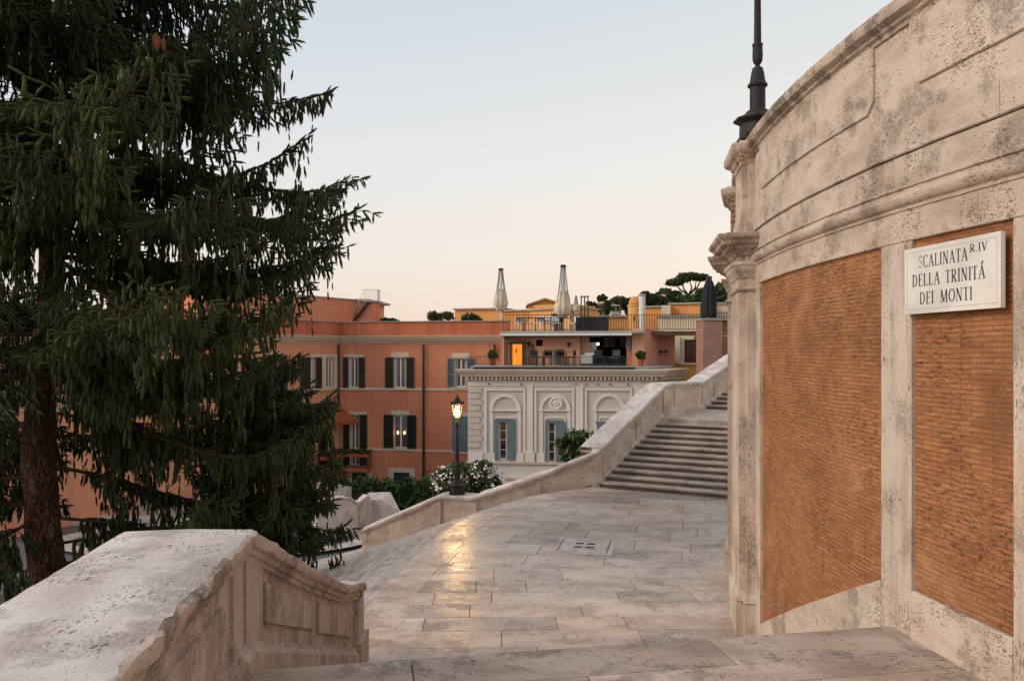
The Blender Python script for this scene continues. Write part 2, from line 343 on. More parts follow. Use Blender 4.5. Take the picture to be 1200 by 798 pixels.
def clip(poly, conv):
    """Sutherland-Hodgman against a counter-clockwise convex polygon"""
    out = poly
    for i in range(len(conv)):
        a, b = conv[i], conv[(i+1) % len(conv)]; inp = out; out = []
        side = lambda p: (b[0]-a[0])*(p[1]-a[1])-(b[1]-a[1])*(p[0]-a[0])
        for j in range(len(inp)):
            p, q = inp[j], inp[(j+1) % len(inp)]; sp, sq = side(p), side(q)
            if sp >= 0: out.append(p)
            if (sp >= 0) != (sq >= 0):
                t = sp/(sp-sq); out.append((p[0]+(q[0]-p[0])*t, p[1]+(q[1]-p[1])*t))
        if not out: return []
    return out
def area(p): return .5*sum(p[i][0]*p[(i+1)%len(p)][1]-p[(i+1)%len(p)][0]*p[i][1] for i in range(len(p)))
def slabs(name, regions, z, mat, gap=.004, th=.05):
    """regions: (convex ccw polygon, row angle, row depth, min len, max len); each slab a low block with its own tone"""
    V = []; F = []; T = []; r = random.Random(3)
    for conv, ang, rows, l0, l1, org in regions:
        ca, sa = math.cos(ang), math.sin(ang); v = -14
        while v < 14:
            d = rows*r.uniform(.8, 1.25); u = -14+r.uniform(0, 2)
            while u < 14:
                l = r.uniform(l0, l1); g = gap
                q = [(u+g, v+g), (u+l-g, v+g), (u+l-g, v+d-g), (u+g, v+d-g)]
                q = [(org[0]+a*ca-b*sa, org[1]+a*sa+b*ca) for a, b in q]
                c = clip(q, conv)
                if len(c) >= 3 and area(c) > .01:
                    tone = r.random(); b0 = len(V); n = len(c); cx = sum(p[0] for p in c)/n; cy = sum(p[1] for p in c)/n
                    dz = r.uniform(-.0015, .0015)
                    ins = [(p[0]+(cx-p[0])*.006/max(.2, math.hypot(cx-p[0], cy-p[1])), p[1]+(cy-p[1])*.006/max(.2, math.hypot(cx-p[0], cy-p[1]))) for p in c]
                    V += [(p[0], p[1], z-th) for p in c]+[(p[0], p[1], z-.004+dz) for p in c]+[(p[0], p[1], z+dz) for p in ins]; T += [tone]*(3*n)
                    F += [tuple(b0+2*n+i for i in range(n))]
                    F += [(b0+k*n+i, b0+k*n+(i+1)%n, b0+(k+1)*n+(i+1)%n, b0+(k+1)*n+i) for k in (0, 1) for i in range(n)]
                u += l
            v += d
    me = bpy.data.meshes.new(name); me.from_pydata(V, [], F); a = me.attributes.new('tone', 'FLOAT', 'POINT'); a.data.foreach_set('value', T)
    return link(name, me, M[mat])

E0, E1 = (-1.72, 4.93), (3.05, 5.80)          # edge of the upper landing
ed = (Vector(E1)-Vector(E0)).normalized(); en = Vector((-ed.y, ed.x))   # forward normal
pt = lambda s, d: tuple(Vector(E0)+ed*s+en*d)
# upper landing where the camera stands
poly = [(-2.2,-4),(7.5,-4),(7.5,0),(4.9,3.0),pt(4.9,-.43),pt(-.4,-.43)]
m = MB(); m.prism([(-2.2,-4),(7.5,-4),(7.5,0),(4.9,3.0),pt(4.9,-.02),pt(-.4,-.02)], NZ-1.6, NZ-.012)
tag(m.build('upper_landing_bed', M['grout']), kind='structure')
o = slabs('upper_landing', [(poly, math.atan2(ed.y, ed.x), .62, .9, 1.7, (0,2.2)),
    ([pt(-.4,-.425), pt(5.2,-.425), pt(5.2,.045), pt(-.4,.045)], math.atan2(ed.y, ed.x), 9, 1.3, 2.1, tuple(Vector(pt(0,-.6))+Vector((.2,0))))], NZ, 'floornear'); tag(o, kind='structure')
# steps down to the middle landing
m = MB(); n = 9; rise = (NZ-LZ)/n
for i in range(1, n):
    z = NZ-rise*i; d0 = .38*(i-1)-.0; d1 = .38*i+.04
    a, b, c, d = pt(-.3,d0), pt(6.4,d0), pt(6.4,d1), pt(-.3,d1)
    m.prism([a,b,c,d], z-.05, z)
    a, b, c, d = pt(-.3,d0-.02), pt(6.4,d0-.02), pt(6.4,d1-.04), pt(-.3,d1-.04)
    m.prism([a,b,c,d], z-rise-.01, z-.052)
m.rough(.003, 5); tag(m.build('steps_down_to_middle_landing', M['steps']), kind='structure')
# middle landing
Ecurve = spline([(-1.78,8.2),(-1.86,10.3),(-1.62,12.6),(-.9,15.9),(.4,18.15),(2.12,19.60)], 5)
front = .38*8-.02
back = [(2.12,19.60),(4.78,18.10),(7.0,16.95),(6.4,15.2),(wx(13)+.2,13),(wx(11)+.2,11),(wx(9.2)+.15,9.2),pt(4.9,front)]
land = list(reversed(Ecurve[:-1]))+[pt(-.1,front)]+[pt(4.9,front),(wx(9.2)+.15,9.2),(wx(11)+.2,11),(wx(13)+.2,13),(6.4,15.2),(7.0,16.95),(4.78,18.10),(2.12,19.60)]
if area(land) < 0: land.reverse()
m = MB(); m.prism(land, LZ-2.5, LZ-.014); tag(m.build('middle_landing_bed', M['grout']), kind='structure')
def offs(c, d):
    out = []
    for i, p in enumerate(c):
        a = Vector(c[max(i-1,0)]); b = Vector(c[min(i+1,len(c)-1)]); t = (b-a).normalized(); nn = Vector((-t.y, t.x))  # left of travel = outside
        out.append(tuple(Vector(p)+nn*d))
    return out
inner = offs(Ecurve, -.55)
def hull(pts):
    pts = sorted(set((round(a,4), round(b,4)) for a, b in pts)); lo = []; up = []
    cr = lambda o, a, b: (a[0]-o[0])*(b[1]-o[1])-(a[1]-o[1])*(b[0]-o[0])
    for p in pts:
        while len(lo) > 1 and cr(lo[-2], lo[-1], p) <= 0: lo.pop()
        lo.append(p)
    for p in reversed(pts):
        while len(up) > 1 and cr(up[-2], up[-1], p) <= 0: up.pop()
        up.append(p)
    return lo[:-1]+up[:-1]
core = hull(inner+[(6.2,15.6),(6.4,17.0),(4.78,18.08),pt(.5,front),pt(5.2,front)])
A = clip(core, [(-9,0),(9,0),(9,12.35),(-9,12.35)]); B = clip(core, [(-9,12.35),(9,12.35),(9,30),(-9,30)])
o = slabs('middle_landing', [(A, R(1.5), .54, .6, 1.75, (0,9)), (B, R(-12), .62, .8, 2.0, (0,15))], LZ, 'floor', .0035); tag(o, kind='structure')
# nosing ring of the middle landing
V = []; F = []; T = []; out = Ecurve; k = 0; r_ = random.Random(5)
idx = list(range(len(out)))
for a, b in zip(idx[:-1:3], idx[3::3]+[idx[-1]]):
    seg = list(range(a, b+1)); tone = r_.uniform(.4, 1); b0 = len(V); n = len(seg)
    for j, i in enumerate(seg):
        sh = .005 if j == 0 else (-.005 if j == n-1 else 0)
        tt = (Vector(out[min(i+1,len(out)-1)])-Vector(out[max(i-1,0)])).normalized()*sh
        for q, z in ((offs(out,.03)[i], LZ-.06), (offs(out,.035)[i], LZ-.02), (offs(out,.01)[i], LZ), (offs(out,-.545)[i], LZ), (offs(out,-.545)[i], LZ-.05)):
            V.append((q[0]+tt.x, q[1]+tt.y, z)); T.append(tone)
    for j in range(n-1):
        for q in range(4): F.append((b0+j*5+q, b0+j*5+q+1, b0+(j+1)*5+q+1, b0+(j+1)*5+q))
    F.append(tuple(b0+q for q in range(5))); F.append(tuple(b0+(n-1)*5+q for q in range(5)))
me = bpy.data.meshes.new('landing_edge_stones'); me.from_pydata(V, [], F); at = me.attributes.new('tone', 'FLOAT', 'POINT'); at.data.foreach_set('value', T)
tag(link('middle_landing_edge', me, M['floor']), kind='structure')
# fan of steps falling to the left, cut off behind by the far parapet
fanuv = []; m = MB(); ext = [(-1.70,6.4)]+Ecurve+[(3.4,20.6)]; tread, rs = .385, .147
ext = spline([(-1.62,6.6),(-1.78,8.2),(-1.86,10.3),(-1.62,12.6),(-.9,15.9),(.4,18.15),(2.12,19.60),(3.6,20.7)], 5)
for i in range(1, 24):
    z = LZ-rs*i; a = offs(ext, tread*(i-1)-.03); b = offs(ext, tread*i+.025); c = offs(ext, tread*i)
    k = len(a); base = len(m.v)
    ring = []
    arcl = [0]
    for j in range(1, k): arcl.append(arcl[-1]+(Vector(ext[j])-Vector(ext[j-1])).length)
    for j in range(k):
        for q, (x_, dv) in enumerate(((0,0),(0,tread),(0,tread+.02),(0,tread+.03),(0,tread+.1))): fanuv.append((arcl[j]+i*.37, i*tread+dv*.93))
    for j in range(k): ring += [(*a[j], z), (*b[j], z-.004), (*b[j], z-.05), (*c[j], z-.055), (*c[j], z-rs-.02)]
    m.add(ring, [(j*5+q, j*5+q+1, (j+1)*5+q+1, (j+1)*5+q) for j in range(k-1) for q in range(4)])
me = bpy.data.meshes.new('fan'); me.from_pydata(m.v, [], m.f); uvl = me.uv_layers.new(name='UVMap')
for l in me.loops: uvl.data[l.index].uv = fanuv[l.vertex_index]
bm = bmesh.new(); bm.from_mesh(me)
for co, no in (((0,20.35,0),(.09,1,0)), ((-1.6,7.4,0),(0,-1,0))):
    bmesh.ops.bisect_plane(bm, geom=bm.verts[:]+bm.edges[:]+bm.faces[:], plane_co=co, plane_no=no, clear_outer=True)
for v in bm.verts:
    d = noise.noise_vector(v.co*2.2); v.co.z += d.z*.006
bm.to_mesh(me); bm.free()
tag(link('steps_down_to_street', me, M['fan']), kind='structure')

# ================================================================== NEAR LEFT PARAPET
root = empty('parapet', (-1.66,4.9,NZ), 'broad near travertine parapet sloping down to its end post in the left foreground', 'parapet')
topz = -1.10
p2 = spline([(-1.655,4.88,topz),(-1.655,5.12,-1.20),(-1.655,5.6,-1.41),(-1.65,6.1,-1.63),(-1.645,6.77,-1.90),(-1.64,7.6,-2.22),(-1.64,8.50,-2.46)], 5)
pa = resample([(-1.10,-1.8,topz),(-1.24,.6,topz),(-1.42,2.65,topz),(-1.655,4.88,topz)], .06)[:-1]+resample(p2, .06)
W = .74
# cap: inner edge is the path; u positive = right of travel (towards the stairs)
capprof = [(.03,-.175),(.03,-.145),(.05,-.135),(.055,-.10),(.082,-.085),(.092,-.045),(.088,-.012),(.06,0),(-.1,.006),(-.3,.010),(-.5,.008),(-W+.04,0),(-W,-.02),(-W-.02,-.08),(-W+.04,-.13),(-W+.05,-.17)]
m = MB(); m.sweep(pa, capprof)
for i, v in enumerate(m.v):
    j = i % len(capprof); p = Vector(v); amp = .011 if j in (5,6,7,4,3) else (.004 if j > 6 else .007)
    d = .6*noise.noise_vector(p*5)+noise.noise_vector(p*17)
    if noise.noise(p*4.1) > .15 and j in (4,5,6,7): amp *= 2.2
    m.v[i] = tuple(p+Vector((d.x, 0, d.z))*amp)
co = m.build('cap', M['cap'], root, auto=True)
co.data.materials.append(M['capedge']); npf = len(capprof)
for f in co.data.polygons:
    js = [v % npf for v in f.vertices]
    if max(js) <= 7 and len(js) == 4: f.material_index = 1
def floorz(y): return NZ if y < 5.0 else max(LZ, NZ-(y-4.95)*.388)
bot = [floorz(p[1])-.25 for p in pa]
m = MB(); m.sweep(pa, [(0,None),(0,-.16),(-W+.06,-.16),(-W+.06,None)], bot); m.build('wall', M['parapet'], root)
# raised panels, posts and plinth on the inner face
def facepiece(name, i0, i1, vtop, foot, u0, u1, mat='parapet', rough=.003, top=None):
    seg = pa[i0:i1+1]; m = MB()
    m.sweep(seg, [(u0,None),(u1,None),(u1,vtop),(u0,vtop)], [floorz(p[1])+foot for p in seg]); m.rough(rough, 7)
    return m.build(name, M[mat], root)
def ix(y): return min(range(len(pa)), key=lambda i: abs(pa[i][1]-y))
facepiece('post', ix(4.9), ix(5.2), -.17, -.2, -.01, .028)
facepiece('post', ix(4.55), ix(4.82), -.17, -.2, -.01, .024)
facepiece('panel', ix(5.27), ix(6.55), -.26, .33, -.01, .022)
facepiece('panel', ix(6.72), ix(8.1), -.24, .31, -.01, .022)
facepiece('panel', ix(1.2), ix(4.42), -.30, .33, -.01, .022)
facepiece('panel', ix(-1.2), ix(1.0), -.30, .33, -.01, .022)
facepiece('plinth', ix(4.93), len(pa)-1, None if False else -99, 0, 0, 0) if False else None
seg = [(p[0], p[1], floorz(p[1])) for p in pa if p[1] >= 4.86]; m = MB()
m.sweep(seg, [(-.01,-.3),(.075,-.3),(.075,.13),(.06,.16),(.045,.17),(.04,.205),(-.01,.21)]); m.rough(.006, 6); m.build('plinth', M['parapet'], root)
seg = [(p[0], p[1], NZ) for p in pa if p[1] <= 4.9]; m = MB()
m.sweep(seg, [(-.01,-.3),(.07,-.3),(.07,.13),(.055,.16),(.04,.17),(.035,.205),(-.01,.21)]); m.rough(.006, 6); m.build('plinth', M['parapet'], root)
m = MB(); m.box(-1.64-W+.03,-1.585,8.22,8.53,LZ-.1,-2.60); m.rough(.004,6); m.build('post', M['parapet'], root)
m = MB(); m.box(-1.64-W+.0,-1.545,8.18,8.60,LZ-.1,-3.0); m.rough(.006,6); m.build('plinth', M['parapet'], root)

# ================================================================== THE GREAT CURVED WALL
wall = empty('retaining_wall', (wx(7.2),7.2,LZ), 'tall curved travertine and narrow brick wall rising along the right side of the stairs', 'wall')
YN, YF = -2.2, 16.0
def arc(y0, y1, d=.12):
    n = max(1, int(abs(y1-y0)/d)); return [wt(y0+(y1-y0)*i/n) for i in range(n+1)]
def stairbase(y):                               # stair line along the wall foot
    return NZ if y < 5.78 else max(LZ, NZ-(y-5.78)*.395)
# brick body with UVs in metres
ts = arc(YN, YF, .2); zs = [-4.2, -2.5, -1, 0, .9]
V = [(*wp(t, -.03), z) for t in ts for z in zs]; k = len(zs)
F = [(i*k+j, (i+1)*k+j, (i+1)*k+j+1, i*k+j+1) for i in range(len(ts)-1) for j in range(k-1)]
me = bpy.data.meshes.new('brick_face'); me.from_pydata(V, [], F); uv = me.uv_layers.new(name='UVMap')
for l in me.loops:
    i, j = divmod(l.vertex_index, k); uv.data[l.index].uv = (ts[i]*RW, zs[j])
link('brick_face', me, M['brick'], wall)
# solid core behind
m = MB(); t0 = arc(YN, YF, .4); ring = [wp(t, -.06) for t in t0]; inner_ = [wp(t, -3.2) for t in reversed(t0)]
m.prism(ring+inner_, -4.2, 1.35); m.build('core', M['wallstone'], wall)
def band(name, y0, y1, o0, o1, z0, z1, mat='wallstone', rough=.003, parent=None, bev=.006, nz=1):
    """curved slab on the wall from y0 to y1; z0 / z1 may be functions of y"""
    f0 = z0 if callable(z0) else (lambda y: z0); f1 = z1 if callable(z1) else (lambda y: z1)
    m = MB(); tt = arc(y0, y1, .10); n = len(tt); vs = []
    for t in tt:
        y = CY+RW*math.sin(t); a, b = f0(y), f1(y); mid = [a+bev+(b-a-2*bev)*q/nz for q in range(nz+1)]
        prof = [(o0, a), (o1-bev, a)]+[(o1, z) for z in mid]+[(o1-bev, b), (o0, b)]
        for o_, z in prof: x_, y_ = wp(t, o_); vs.append((x_, y_, z))
    k = len(prof)
    m.add(vs, [(i*k+j, i*k+(j+1)%k, (i+1)*k+(j+1)%k, (i+1)*k+j) for i in range(n-1) for j in range(k)]+[tuple(range(k)), tuple(range((n-1)*k, n*k))])
    if rough: m.rough(rough, 8)
    return m.build(name, M[mat], parent or wall)
PY0, PY1 = 9.26, 10.22                          # first pier
g = .004
blocks = [(-2.2,-.4),(-.4,1.5),(1.5,3.1),(3.1,4.62),(4.62,5.92),(5.92,7.7),(7.7,PY0+.05)]
for a, b in [(YN,.9),(.9,2.9),(2.9,4.9),(4.9,6.35),(6.35,7.9),(7.9,YF)]:
    band('frieze', a+g*.5, b-g*.5, -.05, .0, .77, 1.0, 'wallstone', .002)
for a, b in [(YN,.2),(.2,2.3),(2.3,4.1),(4.1,5.6),(5.6,7.3),(7.3,YF)]:
    band('course', a+g*.5, b-g*.5, -.05, .0, 1.14, 1.385, 'wallstone', .002)
for a, b in [(YN,.9),(.9,2.6),(2.6,4.7),(4.7,6.9),(6.9,YF)]:
    band('course', a+g*.5, b-g*.5, -.05, .022, 1.392, 1.60, 'wallstone', .004, nz=2)
band('parapet_face', YN, YF, -.05, -.004, 1.55, 2.36, 'wallstone', .003, nz=5)
# worn relief panels of the wall parapet, lower corners cut
def relief(y0, y1, ztop, zb, cut=.09):
    band('relief_panel', y0, y1, -.03, .016, lambda y: zb+cut*max(0, 1-min(y-y0, y1-y)/cut), ztop, 'wallstone', .003, nz=4)
relief(6.02, 8.95, 2.31, 1.80); relief(4.05, 5.55, 2.31, 1.83); relief(1.4, 3.7, 2.31, 1.83); relief(-1.8, 1.0, 2.31, 1.83)
def arcsweep(name, y0, y1, prof, mat='wallstone', rough=.004, d=.05):
    m = MB(); tt = arc(y0, y1, d); n = len(tt); k = len(prof)
    vs = [(*wp(t, o_), z) for t in tt for o_, z in prof]
    m.add(vs, [(i*k+j, i*k+(j+1)%k, (i+1)*k+(j+1)%k, (i+1)*k+j) for i in range(n-1) for j in range(k)]+[tuple(range(k)), tuple(range((n-1)*k, n*k))])
    if rough: m.rough(rough, 19)
    return m.build(name, M[mat], wall, auto=True)
arcsweep('moulding', YN, YF, [(-.03,.985),(.012,.99),(.016,1.015),(.03,1.02),(.05,1.04),(.062,1.07),(.055,1.10),(.03,1.12),(.028,1.132),(.045,1.137),(.045,1.148),(-.03,1.15)], rough=.003)
arcsweep('coping', YN, YF, [(-.03,2.28),(.015,2.285),(.02,2.31),(.045,2.325),(.05,2.345),(.10,2.37),(.115,2.41),(.11,2.455),(.085,2.47),(-.25,2.485),(-.52,2.475),(-.56,2.44),(-.56,2.38),(-.5,2.33)], 'capedge', rough=.005, d=.035)
# flat upright strips between the brick panels and the sloping base band
for a, b in [(PY0-.27,PY0+.02),(5.55,5.93),(4.17,4.62),(2.5,2.9),(.6,1.0),(-1.9,-1.4)]:
    band('upright_strip', a, b, -.05, .0, lambda y: stairbase(y)-.3, .768, 'strip', .003, nz=8)
band('base_course', 5.93, PY0-.28, -.05, .004, lambda y: stairbase(y)-.5, lambda y: -1.70-(y-5.93)*.452, 'wallstone', .003)
for a, b in [(4.62,5.55),(2.9,4.17),(1.0,2.5),(-1.4,.6)]:
    band('base_course', a, b, -.05, .004, -2.3, -1.67, 'wallstone', .003)
band('base_course', PY0+.0, YF, -.05, .004, -3.7, -2.9, 'wallstone', .003)

# piers: nested pilasters with plinth, necking, cornice and attic
def pier(yc, hw, attic='wallstone', top=2.43):
    t = wt(yc); o_ = Vector(wp(t)); ou = Vector((-math.cos(t), math.sin(t))); ta = Vector((math.sin(t), math.cos(t)))
    L = lambda s, f, z: (*(o_+ta*s+ou*f), z)
    def outline(h1, f1, h2, f2): return [(-h1,-.1),(-h1,f1),(-h2,f1),(-h2,f2),(h2,f2),(h2,f1),(h1,f1),(h1,-.1)]
    def run(name, ol, prof, mat, rough=.003, dens=None):
        pth = [L(s, f, 0) for s, f in ol]; m = MB(); m.sweep([(a,b,0) for a,b,_ in pth], [(-u,v) for u, v in prof])
        if rough: m.rough(rough, 7)
        return m.build(name, M[mat], wall)
    def block(name, ol, z0, z1, mat, rough=.002):
        m = MB(); pth = [L(s, f, 0) for s, f in ol]; k = 10; vs = []; n = len(pth)
        for q in range(k+1):
            z = z0+(z1-z0)*q/k; vs += [(a, b, z) for a, b, _ in pth]
        m.add(vs, [(q*n+i, q*n+(i+1)%n, (q+1)*n+(i+1)%n, (q+1)*n+i) for q in range(k) for i in range(n)]+[tuple(range(n)), tuple(range(k*n, k*n+n))])
        if rough: m.rough(rough, 6)
        return m.build(name, M[mat], wall)
    sh = outline(hw, .085, hw-.09, .165)
    block('pilaster', sh, LZ-.2, 1.02, 'strip')
    block('pier_plinth', outline(hw+.03, .12, hw-.06, .20), LZ-.2, LZ+.42, 'strip')
    run('pier_moulding', outline(hw, .085, hw-.09, .165), [(-.02,LZ+.40),(.045,LZ+.40),(.035,LZ+.45),(.012,LZ+.50),(-.02,LZ+.50)], 'strip', .002)
    run('pier_moulding', sh, [(-.02,.70),(.02,.70),(.035,.72),(.02,.74),(-.02,.74)], 'wallstone', .002)
    run('pier_moulding', sh, [(-.02,.84),(.01,.85),(.03,.90),(.055,.94),(.07,.99),(.085,1.0),(.085,1.04),(-.02,1.04)], 'wallstone', .003)
    block('frieze', outline(hw+.0, .10, hw-.09, .18), 1.03, 1.14, 'wallstone')
    run('pier_cornice', outline(hw, .09, hw-.09, .17), [(-.05,1.10),(.03,1.11),(.06,1.15),(.10,1.18),(.13,1.185),(.14,1.22),(.20,1.235),(.215,1.27),(.255,1.30),(.265,1.34),(.25,1.35),(-.12,1.365)], 'capedge', .003)
    # attic: flares out at its foot
    m = MB(); k = 9; vs = []; n = 8
    for q in range(k+1):
        z = 1.34+(top-.22-1.34)*q/k; fl = .07*max(0, 1-(z-1.34)/.35)**1.5
        vs += [L(s*(1+fl*.6), f+(fl if f > 0 else 0), z) for s, f in outline(hw-.07, .06, hw-.15, .125)]
    m.add(vs, [(q*n+i, q*n+(i+1)%n, (q+1)*n+(i+1)%n, (q+1)*n+i) for q in range(k) for i in range(n)]+[tuple(range(n)), tuple(range(k*n, k*n+n))])
    m.rough(.002, 5); m.build('attic', M[attic], wall)
    run('attic_cap', outline(hw-.07, .06, hw-.15, .125), [(-.3,top-.24),(.01,top-.24),(.02,top-.20),(.05,top-.18),(.06,top-.15),(.11,top-.12),(.13,top-.09),(.135,top-.03),(.115,top),(-.3,top+.03)], 'capedge', .004)
    m = MB(); b0 = [L(s, f, 0) for s, f in [(-hw+.03,-.6),(-hw+.03,.17),(hw-.03,.17),(hw-.03,-.6)]]; m.prism(b0, top-.15, top+.02); m.build('attic_top', M['capedge'], wall)
    return o_, ou
o1, ou1 = pier(9.74, .48, 'wallstone', 2.44)
pier(11.95, .50, 'red_brick', 2.36)
# terrace floor above the wall, seen only from elsewhere
m = MB(); m.prism([wp(t, -.5) for t in t0]+[(13,16),(13,-2)], 1.2, 1.36); tag(m.build('upper_terrace', M['path']), kind='structure')

# ------------------------------------------------------------------ marble street sign
def sgn(u, w, z):                                # frame of the sign: u along, w out of the wall
    a = Vector(wp(wt(5.56), .012)); b = Vector(wp(wt(4.66), .012)); d = (b-a).normalized(); n_ = Vector((d.y, -d.x))
    if n_.x > 0: n_ = -n_
    q = a+d*u+n_*w; return (q.x, q.y, z)
SW = (Vector(wp(wt(5.56)))-Vector(wp(wt(4.66)))).length; S0, S1 = .252, .700
sign = empty('street_sign', sgn(SW/2, 0, S0), 'white marble street name plate with black carved capitals fixed to the brick panel', 'street sign')
def sbox(u0,u1,w0,w1,z0,z1,m): m.hexa([sgn(u0,w0,z0),sgn(u1,w0,z0),sgn(u1,w1,z0),sgn(u0,w1,z0),sgn(u0,w0,z1),sgn(u1,w0,z1),sgn(u1,w1,z1),sgn(u0,w1,z1)])
m = MB(); sbox(0,SW,.004,.034,S0,S1,m); m.build('plate', M['marble'], sign)
m = MB(); e = .028
for a in ((e,SW-e,S0+e,S0+e+.003),(e,SW-e,S1-e-.003,S1-e),(e,e+.003,S0+e+.004,S1-e-.004),(SW-e-.003,SW-e,S0+e+.004,S1-e-.004)): sbox(a[0],a[1],.0341,.0348,a[2],a[3],m)
m.build('border_line', plain('carved border shade', (.42,.39,.35), .7, .1), sign)
# classical capitals drawn as strokes: (polyline, width) in a cell one unit high
TH, TN, SE = .15, .075, .05
def serif(x, y, w=.26): return ([(x-w/2,y),(x+w/2,y)], SE)
def bowl(cx, cy, rx, ry, a0, a1, k=14): return [(cx+rx*math.cos(R(a0+(a1-a0)*i/k)), cy+ry*math.sin(R(a0+(a1-a0)*i/k))) for i in range(k+1)]
s2 = SE/2
GL = {
 'I': (.30, [([(.15,0),(.15,1)],TH), serif(.15,s2), serif(.15,1-s2)]),
 'L': (.56, [([(.14,0),(.14,1)],TH), serif(.14,1-s2), ([(.02,s2),(.54,s2)],SE), ([(.52,0),(.52,.22)],SE)]),
 'E': (.56, [([(.14,0),(.14,1)],TH), ([(.02,s2),(.53,s2)],SE), ([(.02,1-s2),(.5,1-s2)],SE), ([(.14,.52),(.42,.52)],SE), ([(.51,0),(.51,.2)],SE), ([(.48,.82),(.48,1)],SE), ([(.42,.42),(.42,.62)],SE)]),
 'T': (.60, [([(.3,0),(.3,1)],TH), serif(.3,s2,.3), ([(.02,1-s2),(.58,1-s2)],SE), ([(.04,.8),(.04,1)],SE), ([(.56,.8),(.56,1)],SE)]),
 'A': (.72, [([(.08,0),(.36,1)],TN), ([(.34,1),(.62,0)],TH), ([(.18,.34),(.53,.34)],SE), serif(.08,s2,.22), serif(.62,s2,.26)]),
 'V': (.70, [([(.10,1),(.35,0)],TH), ([(.36,0),(.60,1)],TN), serif(.10,1-s2,.26), serif(.60,1-s2,.22)]),
 'N': (.74, [([(.12,0),(.12,1)],TN), ([(.12,1),(.60,0)],TH), ([(.60,0),(.60,1)],TN), serif(.12,s2,.22), serif(.08,1-s2,.18), serif(.60,1-s2,.22)]),
 'M': (.90, [([(.12,0),(.14,1)],TN), ([(.14,1),(.43,.05)],TH), ([(.44,.05),(.72,1)],TN), ([(.74,1),(.78,0)],TH), serif(.12,s2,.22), serif(.78,s2,.26), serif(.12,1-s2,.16), serif(.76,1-s2,.16)]),
 'D': (.70, [([(.14,0),(.14,1)],TH), ([(.02,s2),(.28,s2)],SE), ([(.02,1-s2),(.28,1-s2)],SE), (bowl(.26,.5,.34,.475,-90,90),'D')]),
 'R': (.66, [([(.14,0),(.14,1)],TH), serif(.14,s2), ([(.02,1-s2),(.28,1-s2)],SE), ([(.14,.5),(.28,.5)],SE), (bowl(.26,.738,.25,.237,-90,90),'D'), ([(.28,.5),(.56,.03)],TH), serif(.58,s2,.18)]),
 'O': (.76, [(bowl(.38,.5,.31,.475,0,360,24),'O')]),
 'C': (.66, [(bowl(.40,.5,.33,.475,48,312,20),'O'), ([(.60,.72),(.60,.92)],SE), ([(.60,.08),(.60,.26)],SE)]),
 'S': (.52, [([(.43,.86),(.36,.95),(.25,.975),(.13,.92),(.08,.80),(.10,.68),(.20,.58),(.32,.47),(.42,.36),(.44,.22),(.38,.08),(.26,.025),(.14,.05),(.06,.14)],'S'), ([(.44,.76),(.44,.96)],SE), ([(.06,.04),(.06,.26)],SE)]),
 '.': (.18, [([(.09,0),(.09,.12)],.12)]), ' ': (.42, []), "'": (.2, [([(.06,.0),(.14,.2)],.07)]),
}
def word(m, txt, u0, z0, h, width, cond=.78):
    tot = sum(GL[c][0] for c in txt)+.10*(len(txt)-1); k = width/tot; u = u0
    for c in txt:
        w, st = GL[c]
        for pl, wd in st:
            n = len(pl); L_ = []; Rr = []
            for i, p in enumerate(pl):
                a = Vector(pl[max(i-1,0)]); b = Vector(pl[min(i+1,n-1)])
                if wd == 'O' and n == 25 and i in (0, n-1): a = Vector(pl[-2]); b = Vector(pl[1])
                d = (b-a).normalized(); nn = Vector((-d.y, d.x))
                if wd in ('D', 'O', 'S'):
                    ww = .045+.10*abs(d.y)**1.3 if wd != 'S' else .05+.10*(1-abs(d.y))*(1 if .3 < p[1] < .7 else .15)
                else: ww = wd
                q = Vector(p); L_.append(q+nn*ww/2); Rr.append(q-nn*ww/2)
            vs = []
            for q in L_+Rr: vs.append(sgn(u+q.x*k, .0343, z0+q.y*h))
            m.add(vs, [(i, i+1, n+i+1, n+i) for i in range(n-1)])
        u += (w+.10)*k
def lines(txt, u0, u1, z0, h, name='lettering'):
    m = MB(); word(m, txt, u0, z0, h, u1-u0)
    me = bpy.data.meshes.new(name); me.from_pydata(m.v, [], m.f); return link(name, me, M['ink'], sign)
lines('SCALINATA', .155, .63, .558, .083); lines('R.IV', .650, .80, .604, .052)
lines('DELLA', .085, .372, .435, .083); lines('TRINITA', .425, .782, .435, .083); lines('DEI', .165, .31, .312, .083); lines('MONTI', .375, .672, .312, .083)
lines("'", .738, .775, .522, .10)
# ================================================================== FAR STAIRS AND FAR PARAPET
sd = Vector((.872,-.489)); Ls = [Vector((2.09,19.50)).lerp(Vector((4.36,22.72)), i/12) for i in range(13)]; r12 = .1195
m = MB(); mr = MB()
for i in range(12):
    z = LZ+r12*(i+1); a = Ls[i]-sd*.25; b = Ls[i]+sd*8; c = Ls[i+1]+sd*8+Vector((.03,.05)); d_ = Ls[i+1]-sd*.25+Vector((.03,.05))
    if i < 11:
        m.prism([tuple(a),tuple(b),tuple(c),tuple(d_)], z-.042, z); o_ = Vector((.03,.055))
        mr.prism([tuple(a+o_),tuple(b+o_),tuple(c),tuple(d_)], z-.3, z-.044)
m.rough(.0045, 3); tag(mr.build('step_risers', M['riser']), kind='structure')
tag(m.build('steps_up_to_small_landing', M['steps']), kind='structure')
z = LZ+r12*12; a = Ls[11]-sd*.25; b = Ls[11]+sd*9
m = MB(); m.prism([tuple(a),tuple(b),(15,26),(13.5,31),(6.4,27.4),(4.0,22.9)], z-.5, z); tag(m.build('small_landing', M['steps']), kind='structure')
L2 = [Vector((6.25,26.0)).lerp(Vector((10.9,33.0)), i/16) for i in range(17)]; m = MB(); mr = MB()
